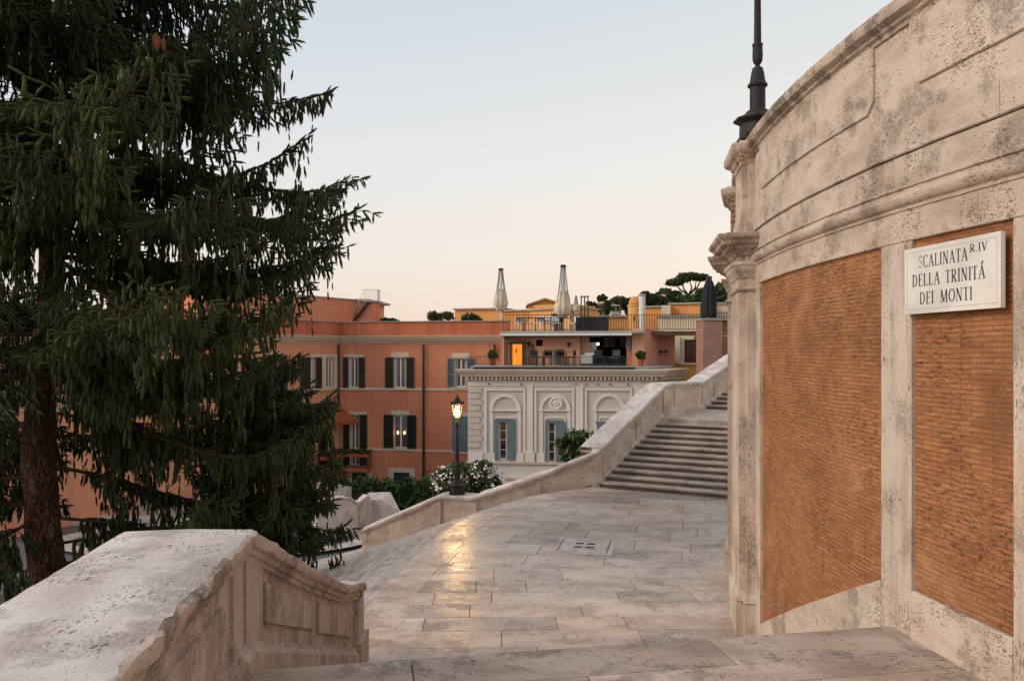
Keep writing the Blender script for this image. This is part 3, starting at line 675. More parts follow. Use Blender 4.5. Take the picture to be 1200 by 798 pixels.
for i in range(16):
    zz = z+r12*(i+1); a = L2[i]-sd*.25; b = L2[i]+sd*7; c = L2[i+1]+sd*7; d_ = L2[i+1]-sd*.25
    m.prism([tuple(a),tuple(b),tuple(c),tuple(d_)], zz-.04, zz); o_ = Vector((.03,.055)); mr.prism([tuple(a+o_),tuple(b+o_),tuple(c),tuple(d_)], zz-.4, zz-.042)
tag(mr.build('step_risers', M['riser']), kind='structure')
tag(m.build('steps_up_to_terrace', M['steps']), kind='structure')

fp = [(-3.87,20.55,-4.60),(-2.9,20.4,-4.16),(-1.90,20.22,-3.70),(-1.80,20.2,-3.665),(-1.0,19.95,-3.665),(-.88,19.92,-3.63),(.85,19.75,-3.02),(2.09,19.5,-2.45),(4.36,22.75,-.965),(4.6,23.1,-.93),(6.2,25.85,-1.0),(6.45,26.25,-.9),(10.2,31.9,.55)]
fpar = empty('parapet', (-.9,20,-4.7), 'long far travertine parapet with inset panels climbing to the right beside the upper steps', 'parapet')
fpr = resample(fp, .15)
m = MB(); cp = [(.0,-.13),(.02,-.12),(.03,-.09),(.055,-.07),(.06,-.03),(.045,0),(-.25,.012),(-.56,0),(-.60,-.03),(-.6,-.09),(-.56,-.13)]
m.sweep(fpr, cp); m.rough(.008, 5); m.build('cap', M['cap'], fpar, auto=True)
m = MB(); m.sweep(fpr, [(0,-2.2),(0,-.12),(-.54,-.12),(-.54,-2.2)]); m.rough(.003, 3); m.build('wall', M['farparapet'], fpar)
def frag(i0, i1, prof, name, mat='farparapet'):
    a = fpr[min(range(len(fpr)), key=lambda i: (Vector(fpr[i])-Vector(i0)).length):min(range(len(fpr)), key=lambda i: (Vector(fpr[i])-Vector(i1)).length)+1]
    if len(a) > 1: m = MB(); m.sweep(a, prof); m.rough(.003, 4); m.build(name, M[mat], fpar)
lp = lambda i, t: tuple(Vector(fp[i]).lerp(Vector(fp[i+1]), t))
pn = [(-.01,-.76),(.035,-.76),(.035,-.24),(-.01,-.24)]
for a, b in ((lp(0,.15),lp(1,.9)),(lp(3,.15),lp(3,.85)),(lp(5,.1),lp(5,.9)),(lp(6,.1),lp(6,.85)),(lp(7,.08),lp(7,.45)),(lp(7,.52),lp(7,.93)),(lp(9,.1),lp(9,.9)),(lp(11,.08),lp(11,.3)),(lp(11,.36),lp(11,.7))): frag(a, b, pn, 'panel')
for i in (2, 4, 7, 8, 10):
    p = Vector(fp[i]); q = (Vector(fp[i])-Vector(fp[i-1])).normalized()*.09; frag(tuple(p-q*1.6), tuple(p+q*1.6), [(-.01,-2.2),(.045,-2.2),(.045,-.13),(-.01,-.13)], 'post')
frag(fp[7], fp[12], [(-.01,-1.6),(.05,-1.6),(.05,-.78),(.03,-.75),(-.01,-.74)], 'plinth')
frag(fp[0], lp(0,.12), [(-.01,-1.6),(.02,-1.6),(.02,-.13),(-.01,-.13)], 'post')

# ================================================================== STREET LAMPS
def lamp(loc, label, pole=.67, lit=True, rot=0, size=1):
    X, Y, Z = loc; root = empty('street_lamp', loc, label, 'street lamp'); c = loc; I = M['lampiron']; n8 = PI/8
    m = MB(); m.lathe(c, [(.215,0),(.225,.02),(.215,.045),(.195,.06),(.19,.19),(.21,.205),(.255,.225),(.26,.245),(.21,.262),(.14,.30),(.125,.325)], 8, n8); m.build('base', I, root)
    for k in range(4):
        a = k*PI/2+PI/4+rot; m = MB(); m.box(X+.22*math.cos(a)-.018, X+.22*math.cos(a)+.018, Y+.22*math.sin(a)-.018, Y+.22*math.sin(a)+.018, Z, Z+.07)
        m.build('foot_ornament', I, root)
    m = MB(); m.lathe(c, [(.125,.32),(.105,.34),(.084,.352),(.082,.59),(.104,.60),(.108,.62),(.09,.635),(.078,.68),(.07,.74),(.055,.80),(.03,.815),(.022,.83),(.03,.84),(.05,.87),(.056,.93),(.052,1.03),(.058,1.045),(.058,1.06),(.04,1.065)], 14); m.build('pedestal', I, root, smooth=False, auto=True)
    t = 1.06+pole; m = MB(); m.lathe(c, [(.04,1.06),(.033,1.06+pole*.55),(.040,1.07+pole*.55),(.040,1.085+pole*.55),(.031,1.10+pole*.55),(.027,t),(.045,t+.01),(.05,t+.03),(.028,t+.05),(.022,t+.09)], 12); m.build('pole', I, root, auto=True)
    m = MB(); m.lathe(c, [(.02,t+.085),(.062,t+.10),(.068,t+.12),(.03,t+.14),(.03,t+.17),(.075,t+.19),(.078,t+.205),(.02,t+.21)], 12); m.build('collar', M['gold'], root, auto=True)
    b = t+.205; lan = MB(); K = 6
    pts = lambda r, z: [(X+r*math.cos(2*PI*k/K+rot), Y+r*math.sin(2*PI*k/K+rot), z) for k in range(K)]
    lo, hi = pts(.068, Z+b), pts(.135, Z+b+.35)
    for k in range(K): lan.tube([lo[k], hi[k]], .006, 4)
    for rr, zz in ((.070, b+.005), (.137, b+.35)): lan.tube(pts(rr, Z+zz)+[pts(rr, Z+zz)[0]], .009, 4)
    lb = lan.build('lantern', I, root)
    m = MB(); m.add(lo+hi, [(k,(k+1)%K,K+(k+1)%K,K+k) for k in range(K)]); m.build('pane', M['lantern'], lb)
    m = MB(); m.lathe((X,Y,Z), [(.15,b+.35),(.165,b+.36),(.15,b+.385),(.10,b+.43),(.075,b+.46),(.07,b+.49),(.045,b+.52),(.018,b+.53),(.018,b+.545),(.03,b+.56),(.018,b+.58),(.004,b+.62)], 6, rot); m.build('roof', I, lb)
    for k in range(K):
        m = MB(); a = 2*PI*k/K+rot; m.lathe((X+.155*math.cos(a), Y+.155*math.sin(a), Z), [(.004,b+.35),(.018,b+.38),(.022,b+.405),(.010,b+.43),(.003,b+.45)], 5); m.build('crown_ornament', I, lb)
    m = MB()
    for k in range(3): a = 2*PI*k/3+.4; m.lathe((X+.035*math.cos(a), Y+.035*math.sin(a), Z), [(.006,b+.05),(.018,b+.08),(.024,b+.22),(.018,b+.28),(.004,b+.30)], 7)
    m.build('gas_mantle', M['mantle'] if lit else M['lawhite'], lb)
    if lit:
        l = bpy.data.lights.new('lamp_light', 'POINT'); l.energy = 80; l.color = (1,.58,.24); l.shadow_soft_size = .05
        lo_ = bpy.data.objects.new('lamp_light', l); COL.objects.link(lo_); lo_.location = (0,0,b+.30-.02); lo_.parent = root
    return root
lamp((-1.40,20.36,-3.655), 'lit cast iron street lamp with a glowing lantern standing on the far parapet')
q = o1+ou1*(-.08)-Vector((0,.06))
rl = lamp((q.x,q.y,2.53), 'tall dark unlit lamp standing on the stone pier of the curved wall at the top', 1.45, False); rl.scale = (1.12,1.12,1.12)
m = MB(); m.box(q.x+.0, q.x+.05, q.y-.186, q.y-.183, 2.53+.09, 2.53+.125); m.rough(.003, 40); m.build('sticker', M['flower'], rl)

# ================================================================== GROUND
m = MB(); ys = [(-60,-7.0),(33.5,-7.0),(42,-10.6),(70,-10.6),(900,-10.6)]
m.v = [(x, y, z) for y, z in ys for x in (-700,700)]; m.f = [(2*i,2*i+1,2*i+3,2*i+2) for i in range(4)]
tag(m.build('ground', M['cobble']), kind='structure')
# pale curb around the oval of cobbles
oc = (-10.9,29.3); ring = []
for k in range(73):
    a = 2*PI*k/72; ring.append((oc[0]+5.15*math.cos(a), oc[1]+2.35*math.sin(a)))
m = MB(); n = len(ring); out_ = [(oc[0]+(p[0]-oc[0])*1.14, oc[1]+(p[1]-oc[1])*1.25) for p in ring]
m.add([(*p, -6.88) for p in ring]+[(*p, -6.88) for p in out_]+[(*p, -7.1) for p in ring], [(i,i+1,n+i+1,n+i) for i in range(n-1)]+[(i,i+1,2*n+i+1,2*n+i) for i in range(n-1)])
tag(m.build('kerb', M['path']), kind='structure')
m = MB(); m.box(-9,3,23,32.8,-7.2,-6.93); 
m = MB(); m.prism([(-6.0,31.9),(-5.4,30.5),(-5.1,29.3),(-5.3,27.8),(-6.4,26.3),(-9,25.4),(3,24),(3,33),(-6.8,33)], -7.2, -6.90); tag(m.build('pavement', M['path']), kind='structure')
m = MB(); m.box(-40,-8.5,31.9,33.3,-7.2,-6.86); tag(m.build('pavement', M['path']), kind='structure')
# garden bed under the spruces
m = MB(); m.box(-12.5,-3.3,9.5,17.4,-9,-5.32); 
m.rough(.02, 2); tag(m.build('garden_bed', M['earth']), kind='structure')

# travertine drain slab let into the landing
dc = empty('drain_slab', (1.24,13.6,LZ), 'square travertine drain slab with four dark slots set in the middle of the landing', 'drain cover')
dt_ = lambda a, b, z: (1.24+a*math.cos(R(-12))-b*math.sin(R(-12)), 13.6+a*math.sin(R(-12))+b*math.cos(R(-12)), z)
def dbox(m, a0, a1, b0, b1, z0, z1): m.hexa([dt_(a0,b0,z0),dt_(a1,b0,z0),dt_(a1,b1,z0),dt_(a0,b1,z0),dt_(a0,b0,z1),dt_(a1,b0,z1),dt_(a1,b1,z1),dt_(a0,b1,z1)])
m = MB(); dbox(m,-.42,.42,-.46,.46,LZ-.03,LZ+.003); m.build('surround', M['grout'], dc)
m = MB(); 
for a in ((-.50,.50,-.54,-.45),(-.50,.50,.45,.54),(-.50,-.42,-.45,.45),(.42,.50,-.45,.45)): dbox(m,*a,LZ-.03,LZ+.006)
m.build('frame', M['cap'], dc); m = MB(); dbox(m,-.40,.40,-.43,.43,LZ-.02,LZ+.008); m.build('slab', M['cap'], dc)
m = MB()
for a in (-.10,.10):
    for b in (-.12,.12): dbox(m,a-.065,a+.065,b-.045,b+.045,LZ,LZ+.0095)
m.build('slots', M['blackout'], dc)

# volute parapets and stone blocks beyond the fan of steps
vp = empty('stone_wall', (-6.3,31,-7), 'pale travertine wall with rolled scroll end below the spruce branches', 'wall')
m = MB(); path = spline([P(372,590,29.0),P(385,586,29.5),P(408,583,30.2),P(418,589,30.5),P(424,586,30.6),P(430,581,30.7),P(434,583,30.8)], 6); m.sweep(path, [(0,-2),(0,-.05),(.05,-.03),(.05,.03),(-.35,.03),(-.35,-2)]); m.rough(.015, 3); m.build('wall', M['cap'], vp)
m = MB(); m.sweep(path[-16:-2], [(-.01,-1.4),(.045,-1.4),(.045,-.12),(-.01,-.12)]); m.build('panel', M['parapet'], vp)
m = MB(); a = P(428,583,31.6); q_ = P(449,582,31.8); m.prism([(a[0],31.2),(q_[0]+.02,31.0),(q_[0]+.75,31.5),(q_[0]+.2,32.6),(a[0],32.4)], -9, lambda p: -5.78 if p[0] < q_[0]+.3 else -6.35); m.rough(.05, 1.5)
tag(m.build('stone_block', M['cap'], None, (q_[0],31.6,-7)), 'rough pale stone block behind the scroll wall, in front of the hedge', 'stone block')
m = MB(); path = [P(386,569,34),P(400,568,34.4),P(412,570,35)]; m.sweep(path, [(0,-2.4),(0,0),(-1.2,.0),(-1.2,-2.4)]); m.rough(.02, 2)
tag(m.build('stone_wall', M['cap'], None, P(400,590,34.4)), 'short flat topped white stone wall under the small balcony', 'wall')
m = MB(); path = [P(-200,596,36),P(215,588,34.4),P(262,566,34),P(280,572,34)]; m.sweep(path, [(0,-2.4),(0,0),(-.8,.0),(-.8,-2.4)]); m.rough(.02, 2)
tag(m.build('stone_wall', M['cap'], None, P(240,600,34.4)), 'long low pale wall glimpsed through the lowest spruce branches', 'wall')
# wooden pales around the second trunk and iron railing behind the parapet
pf = empty('picket_fence', (-5.3,17.9,-5.32), 'dark picket fence glimpsed under the spruce behind the near parapet', 'fence')
m = MB()
for k in range(13):
    x = -7.25+k*.18; h = -3.85+.03*((k*7)%3); m.prism([(x,17.9),(x+.075,17.9),(x+.075,17.94),(x,17.94)], -5.4, h); m.add([(x,17.9,h),(x+.075,17.9,h),(x+.075,17.94,h),(x,17.94,h),(x+.037,17.92,h+.10)], [(0,1,4),(1,2,4),(2,3,4),(3,0,4)])
m.build('pickets', M['wood'], pf); m = MB(); m.box(-7.3,-4.95,17.95,17.99,-5.0,-4.93); m.box(-7.3,-4.95,17.95,17.99,-4.12,-4.05); m.build('rail', M['wood'], pf)

# ================================================================== BUILDING TOOLS
class Fr:
    def __init__(s, a, b):
        s.o = Vector(a); s.d = (Vector(b)-Vector(a)).normalized(); s.n = Vector((s.d.y, -s.d.x))     # n points towards the camera side
    def U(s, px): k = (px-600)/FX; return (k*s.o.y-s.o.x)/(s.d.x-k*s.d.y)
    def Z(s, py, px): return -(py-HY)/FX*(s.o.y+s.U(px)*s.d.y)
    def pt(s, u, w, z): q = s.o+s.d*u+s.n*w; return (q.x, q.y, z)
    def box(s, m, u0, u1, w0, w1, z0, z1):
        return m.hexa([s.pt(u0,w1,z0), s.pt(u1,w1,z0), s.pt(u1,w0,z0), s.pt(u0,w0,z0), s.pt(u0,w1,z1), s.pt(u1,w1,z1), s.pt(u1,w0,z1), s.pt(u0,w0,z1)])
def facade(F, name, mat, par, u0, u1, z0, z1, holes, depth=.22, w=0):
    us = sorted({u0,u1}|{h[0] for h in holes}|{h[1] for h in holes}); zs = sorted({z0,z1}|{h[2] for h in holes}|{h[3] for h in holes})
    us = [u for u in us if u0 <= u <= u1]; zs = [z for z in zs if z0 <= z <= z1]; m = MB()
    for a, b in zip(us, us[1:]):
        for c, d in zip(zs, zs[1:]):
            mu, mz = (a+b)/2, (c+d)/2
            if any(h[0] < mu < h[1] and h[2] < mz < h[3] for h in holes): continue
            m.add([F.pt(a,w,c),F.pt(b,w,c),F.pt(b,w,d),F.pt(a,w,d)], [(0,1,2,3)])
    for h in holes:
        a, b, c, d = h[:4]; p = [(a,c),(b,c),(b,d),(a,d)]
        for i in range(4):
            q, r = p[i], p[(i+1)%4]; m.add([F.pt(q[0],w,q[1]),F.pt(r[0],w,r[1]),F.pt(r[0],w-depth,r[1]),F.pt(q[0],w-depth,q[1])], [(0,1,2,3)])
    return m.build(name, M[mat], par)
def window(F, par, u0, u1, z0, z1, sh=None, shw=(.5,.5), trim=.16, trimtop=.16, name='window', pane='glass', curtain=True, mull=True, frame='lawhite', tside=(1,1), w=0, sill=True, shopen=None):
    """frame in the reveal, pane, mullion, curtain, stone surround, shutters folded against the wall"""
    m = MB(); f = .07; d = w-.10
    F.box(m, u0,u0+f,d-.05,d,z0,z1); F.box(m, u1-f,u1,d-.05,d,z0,z1); F.box(m, u0+f,u1-f,d-.05,d,z1-f,z1); F.box(m, u0+f,u1-f,d-.05,d,z0,z0+f)
    if mull: c = (u0+u1)/2; F.box(m, c-.045,c+.045,d-.045,d+.004,z0+f,z1-f)
    o = m.build(name, M[frame], par)
    m = MB(); F.box(m, u0+f*.5,u1-f*.5,d-.04,d-.03,z0+f*.5,z1-f*.5); m.build('pane', M[pane], o)
    if curtain and pane != 'glass':
        m = MB(); vs = []; k = 24
        for i in range(k+1):
            u = u0+.05+(u1-u0-.1)*i/k; wv = d-.13+.025*math.sin(i*2.1); vs += [F.pt(u,wv,z0+.05), F.pt(u,wv,z1-.02)]
        m.add(vs, [(2*i,2*i+2,2*i+3,2*i+1) for i in range(k)]); m.build('curtain', M['curtain'], o)
    elif curtain:
        for a, b in ((u0+f, u0+f+.16*(u1-u0)), (u1-f-.16*(u1-u0), u1-f)): m = MB(); F.box(m, a,b,d-.029,d-.026,z0+f,z1-f); m.build('curtain', M['curtain'], o)
    if trim:
        tm = MB(); a = u0-trim if tside[0] else u0; b = u1+trim if tside[1] else u1
        if tside[0]: F.box(tm, u0-trim,u0,w-.02,w+.035,z0-.02,z1+trimtop)
        if tside[1]: F.box(tm, u1,u1+trim,w-.02,w+.035,z0-.02,z1+trimtop)
        F.box(tm, u0,u1,w-.02,w+.033,z1,z1+trimtop)
        tm.build('surround', M['trim'], o)
        if sill: m = MB(); F.box(m, a-.04,b+.04,w-.1,w+.09,z0-.12,z0-.022); m.build('sill', M['trim'], o)
    if sh:
        zz0, zz1 = z0+.0, z1+.0
        def leafp(a, b, tilt):
            m = MB(); e = .055; wa = w+.045; wb = wa+.035
            F.box(m,a,a+e,wa,wb,zz0,zz1); F.box(m,b-e,b,wa,wb,zz0,zz1); F.box(m,a+e,b-e,wa,wb,zz0,zz0+.08); F.box(m,a+e,b-e,wa,wb,zz1-.08,zz1)
            mid = zz0+.42*(zz1-zz0); F.box(m,a+e,b-e,wa,wb,mid-.04,mid+.04); n = int((zz1-zz0)/.075)
            for i in range(n):
                c = zz0+.08+(zz1-zz0-.16)*(i+.5)/n
                m.add([F.pt(a+e,wa+.002,c-.032),F.pt(b-e,wa+.002,c-.032),F.pt(b-e,wb-.004,c+.012),F.pt(a+e,wb-.004,c+.012)], [(0,1,2,3)])
            F.box(m,a+e,b-e,wa-.002,wa+.001,zz0+.08,zz1-.08)
            m.build('shutter', M[sh], o)
        if shw[0]: leafp(u0-shw[0], u0+.01, 0)
        if shw[1]: leafp(u1-.01, u1+shw[1], 0)
    return o
def railing(m, F, u0, u1, w, z0, z1, step=.12, r=.009):
    F.box(m,u0,u1,w-.015,w+.015,z1-.03,z1); F.box(m,u0,u1,w-.012,w+.012,z0+.06,z0+.085); n = int((u1-u0)/step)
    for i in range(n+1):
        u = u0+(u1-u0)*i/n; F.box(m,u-r,u+r,w-r,w+r,z0,z1-.03)

# ================================================================== ORANGE PALAZZO
FO = Fr((-10.0,46.0), (0.0,44.1)); ob = empty('orange_building', (-5,45,-10.6), 'terracotta orange palazzo with dark shutters, pale cornice and downpipes behind the lit lamp', 'building')
uz = lambda x0, x1, y0, y1, F=FO: (F.U(x0), F.U(x1), F.Z(y1,(x0+x1)/2), F.Z(y0,(x0+x1)/2))
zt, zb, zc0, zc1 = 1.68, .86, .42, .85
W1, W2, W3 = uz(412.5,417.8,418.5,454.5), uz(461.2,477,418.5,454.5), uz(532,548,419.5,453.5)
W4, W5, W6 = uz(412.8,420.5,485.5,545), uz(461,477.6,486,525), uz(534,546,487.5,529)
W7, W8 = uz(412.5,430.5,554,578), uz(461.3,480,553.5,578)
W1 = (FO.U(408.5), FO.U(421), W1[2], W1[3]); W4 = (FO.U(409.5), FO.U(422), W4[2], W4[3])
hol = [W1,W2,W3,W4,W5,W6,W7,W8]; uR = FO.U(600)
facade(FO, 'wall', 'orange', ob, 0, uR, -10.8, zc0+.05, hol)
m = MB(); m.prism([FO.pt(0,-.3,0)[:2], FO.pt(uR,-.3,0)[:2], FO.pt(uR,-10,0)[:2], FO.pt(0,-10,0)[:2]], -10.8, .8); m.build('rear_block', M['orange'], ob)
m = MB(); FO.box(m,-.0,uR-.2,-.5,.02,zb,zt-.05); m.build('roof_parapet', M['orangeband'], ob)
m = MB(); FO.box(m,-.05,uR-.15,-.55,.09,zt-.05,zt+.0); m.build('roof_flashing', M['sheet'], ob)
def corn(F, par, u0, u1, z0, z1, out=.42, mat='cornice'):
    st = [(0,.05),(.18,.10),(.3,.12),(.34,.22),(.62,.27),(.66,.36),(.9,.40),(.92,.44),(1,.45)]
    m = MB()
    for (a, wa), (b, _) in zip(st, st[1:]): F.box(m,u0-wa*.3,u1,-.05,wa*out/.45,z0+(z1-z0)*a,z0+(z1-z0)*b+.0)
    return m.build('cornice', M[mat], par)
corn(FO, ob, -.2, uR-.05, zc0, zc1)
zs1, zs2 = FO.Z(455.8,470), FO.Z(527,470)
for z_ in (zs1, zs2): m = MB(); FO.box(m,0,uR,-.02,.045,z_-.07,z_+.06); m.build('string_course', M['trim'], ob)
def lw(F, par, W, **k): return window(F, par, *W, **k)
sw = lambda a, b: abs(FO.U(b)-FO.U(a))
lw(FO, ob, W1, sh='shutb', shw=(sw(403,409),sw(421,428)), trim=.28); lw(FO, ob, W2, sh='shutb', shw=(sw(451.5,461),sw(477,485.5)), trim=.12, trimtop=.28)
w3 = lw(FO, ob, W3, sh='blue', shw=(sw(524.5,532),sw(548,556)), trim=.12, trimtop=.28, pane='glass')
w4 = lw(FO, ob, W4, sh='shut', shw=(sw(402.5,409.5),sw(422,430.5)), trim=.40)
lantpane = NT('clear window pane'); tr = lantpane.n('BsdfTransparent', Color=(.55,.57,.58)); gl = lantpane.n('BsdfGlossy', Color=(.8,.8,.8), Roughness=.05); mx_ = lantpane.n('MixShader'); mx_.inputs[0].default_value = .22
lantpane.t.links.new(tr.outputs[0], mx_.inputs[1]); lantpane.t.links.new(gl.outputs[0], mx_.inputs[2]); lantpane.t.links.new(mx_.outputs[0], lantpane.out.inputs[0]); M['clear'] = lantpane.m
w5 = lw(FO, ob, W5, sh='shut', shw=(sw(450,461),sw(477.6,488)), trim=.12, trimtop=.24, pane='clear')
for px in (465.5, 473.2):
    m = MB(); c = FO.pt(FO.U(px), -.118, FO.Z(507,px)); m.lathe((c[0],c[1],c[2]-.10), [(.015,0),(.04,.03),(.045,.12),(.03,.17)], 8); m.build('lamp_shade', M['lampglow'], w5)
w6 = lw(FO, ob, W6, trim=.14, trimtop=.2)
for a, b in ((530.5,539.9),(540.2,549.5)):
    m = MB(); FO.box(m,FO.U(a),FO.U(b),.05,.09,W6[2],W6[3]); m.build('shutter', M['blue'], w6)
for W in (W7, W8):
    o = window(FO, ob, *W, trim=.30, trimtop=.26, frame='darkdoor', mull=True, sill=False, curtain=False)
    m = MB()
    for a, b in ((W[0]+.05,(W[0]+W[1])/2-.01),((W[0]+W[1])/2+.01,W[1]-.05)): FO.box(m,a,b,-.09,-.05,W[2],W[3]-.05)
    m.build('shutter', M['darkdoor'], o)
for px, y0, y1 in ((397.5,404,475),(497,404,574),(580,404,420)):
    c0 = FO.pt(FO.U(px), .12, 0); m = MB(); m.tube([(c0[0],c0[1],FO.Z(y1,px)),(c0[0],c0[1],FO.Z(y0,px))], .065, 8); 
    for q_ in range(3): zz = FO.Z(y0,px)-.8-q_*1.7; m.lathe((c0[0],c0[1],zz), [(.085,0),(.085,.05)], 8) if zz > FO.Z(y1,px) else None
    m.build('downpipe', M['iron'], ob)
# left wing, turned towards the camera
FW = Fr((-16.5,34.0), (-10.0,46.0)); 
uW = (Vector((-10.0,46.0))-Vector((-16.5,34.0))).length
hw_ = []
def uzW(x0,x1,y0,y1): return (FW.U(x0), FW.U(x1), FW.Z(y1,(x0+x1)/2), FW.Z(y0,(x0+x1)/2))
V1, V2, V3 = uzW(363,369.5,418.5,455.5), uzW(382,391,418.5,454.5), uzW(381,392.5,497,545)
V4, V5 = uzW(318,326,416,458), uzW(300,308,486,536)
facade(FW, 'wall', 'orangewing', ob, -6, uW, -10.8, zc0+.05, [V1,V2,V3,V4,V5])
m = MB(); m.prism([FW.pt(-6,-.3,0)[:2], FW.pt(uW,-.3,0)[:2], FW.pt(uW,-8,0)[:2], FW.pt(-6,-8,0)[:2]], -10.8, .8); m.build('rear_block', M['orange'], ob)
m = MB(); FW.box(m,-6,uW,-.5,.02,zb,zt-.05); m.build('roof_parapet', M['orangeband'], ob)
m = MB(); FW.box(m,-6,uW+.05,-.55,.09,zt-.05,zt); m.build('roof_flashing', M['sheet'], ob)
corn(FW, ob, -6, uW-.02, zc0, zc1)
m = MB(); FW.box(m,-6,uW,-.02,.045,FW.Z(457,380)-.07,FW.Z(457,380)+.06); m.build('string_course', M['trim'], ob)
lw(FW, ob, V1, sh='shutb', shw=(.8,.45), trim=.5, tside=(0,1)); lw(FW, ob, V2, trim=.35); lw(FW, ob, V3, trim=.3, sh='shut', shw=(.6,0)); lw(FW, ob, V4, sh='shutb', shw=(.6,.6), trim=.3); lw(FW, ob, V5, sh='shut', shw=(.6,.6), trim=.3)
# attic blocks on the roof
m = MB(); a = P(262,345,37)[0]; m.prism([(-14.9,38.5),(-8.4,50.5),(-12.5,53),(-19,41)], .8, 3.05); m.build('attic_block', M['orange'], ob)
m = MB(); m.prism([(-15.1,38.3),(-8.2,50.6),(-12.5,53.3),(-19.2,41)], 3.05, 3.12); m.build('attic_roof', M['sheet'], ob)
FA = Fr((-9.7,48.6),(-4,48.0)); ub = FA.U(436)
m = MB(); FA.box(m,-.3,ub-.6,-5,0,.8,FA.Z(353,410)); m.add([FA.pt(ub-.6,0,.8),FA.pt(ub+.1,-.0,.8),FA.pt(ub-.25,-0,FA.Z(353,410)),FA.pt(ub-.6,0,FA.Z(353,410))], [(0,1,2,3)]); m.build('attic_block', M['peach'], ob)
m = MB(); FA.box(m,-.4,ub-.2,-5.1,.12,FA.Z(353,410),FA.Z(350.5,410)); m.build('attic_roof', M['sheet'], ob)
m = MB(); FA.box(m,FA.U(400),FA.U(409),.0,.1,FA.Z(354.5,405),FA.Z(350.5,405)); m.build('attic_trim', M['lawhite'], ob)
m = MB(); FA.box(m,FA.U(396),FA.U(399),0,.04,.8,FA.Z(358,400)); m.build('attic_window', M['glass'], ob)
st = empty('iron_stair', FA.pt(FA.U(425),.3,1.6), 'small iron roof stair with a railed top platform on the orange building', 'stair')
m = MB(); a = Vector(FA.pt(FA.U(416),.35,FA.Z(377,416))); b = Vector(FA.pt(FA.U(434),.35,FA.Z(354,434)))
for w_ in (0, -.6):
    o_ = Vector((0,-w_,0)); m.tube([a+o_, b+o_], .055, 4)
for i in range(9):
    c = a.lerp(b, (i+.5)/9); m.box(c.x-.12, c.x+.12, c.y, c.y+.6, c.z-.02, c.z+.02)
m.build('flight', M['iron'], st)
m = MB(); m.box(b.x-.35,b.x+.55,b.y-.05,b.y+1.0,b.z-.02,b.z+.06); m.build('platform', M['grey'], st)
m = MB()
for k in range(9): x = b.x-.3+k*.1; m.box(x-.012,x+.012,b.y-.03,b.y-.01,b.z,b.z+.72)
m.box(b.x-.35,b.x+.55,b.y-.04,b.y,b.z+.70,b.z+.74)
for k in range(7): y = b.y+k*.15; m.box(b.x+.53,b.x+.55,y-.012,y+.012,b.z,b.z+.72)
m.box(b.x+.52,b.x+.56,b.y,b.y+1,b.z+.70,b.z+.74); m.tube([a+Vector((0,0,.55)), b+Vector((-.3,0,.70))], .018, 4); m.build('railing', M['whitemetal'], st)
# balcony, flowers and awning
bz = FO.Z(547,410)
m = MB(); FO.box(m,-.3,FO.U(436),-.0,.85,bz-.12,bz+.08); FW.box(m,uW-3.2,uW-.05,0,.8,bz-.12,bz+.078); bal = m.build('balcony', M['orangeband'], ob)
m = MB(); railing(m, FO, -.25, FO.U(435.5), .82, bz+.08, bz+1.05, .11); railing(m, FW, uW-3.1, uW-.3, .78, bz+.08, bz+1.05, .11); m.build('railing', M['iron'], bal)
m = MB(); a = FO.pt(FO.U(435.5),.82,0); b = FO.pt(FO.U(435.5),0,0)
for k in range(8): x = a[0]+(b[0]-a[0])*k/7; y = a[1]+(b[1]-a[1])*k/7; m.box(x-.01,x+.01,y-.01,y+.01,bz+.08,bz+1.05)
m.tube([(a[0],a[1],bz+1.05),(b[0],b[1],bz+1.05)], .02, 4); m.build('railing', M['iron'], bal)
aw = MB(); z1_, z0_ = FW.Z(476,385), FW.Z(492,385); u0_, u1_ = uW-4.2, uW-.1
aw.add([FW.pt(u0_,.03,z1_),FW.pt(u1_,.03,z1_),FW.pt(u1_+.3,1.25,z0_),FW.pt(u0_,1.25,z0_)], [(0,1,2,3)]); aw.add([FW.pt(u1_,.03,z1_),FW.pt(u1_+.3,1.25,z0_),FW.pt(u1_,.03,z0_)], [(0,1,2)])
k = 15; vs = []
for i in range(k*4+1): u = u0_+(u1_+.3-u0_)*i/(k*4); vs += [FW.pt(u,1.25,z0_), FW.pt(u,1.27,z0_-.16-.07*abs(math.sin(i*PI/4)))]
aw.add(vs, [(2*i,2*i+2,2*i+3,2*i+1) for i in range(k*4)]); awo = aw.build('awning', M['awning'], ob)
m = MB(); FW.box(m,uW-4.4,uW,.0,.16,z1_+.02,z1_+.16); m.build('awning_box', M['wood'], awo)
m = MB(); 
for px, py in ((371,497),(367,505)): c = FW.pt(FW.U(px),.35,FW.Z(py,px)); m.sphere(c, .12, 8, 6)
m.build('lit_lamp', M['lampglow'], ob)

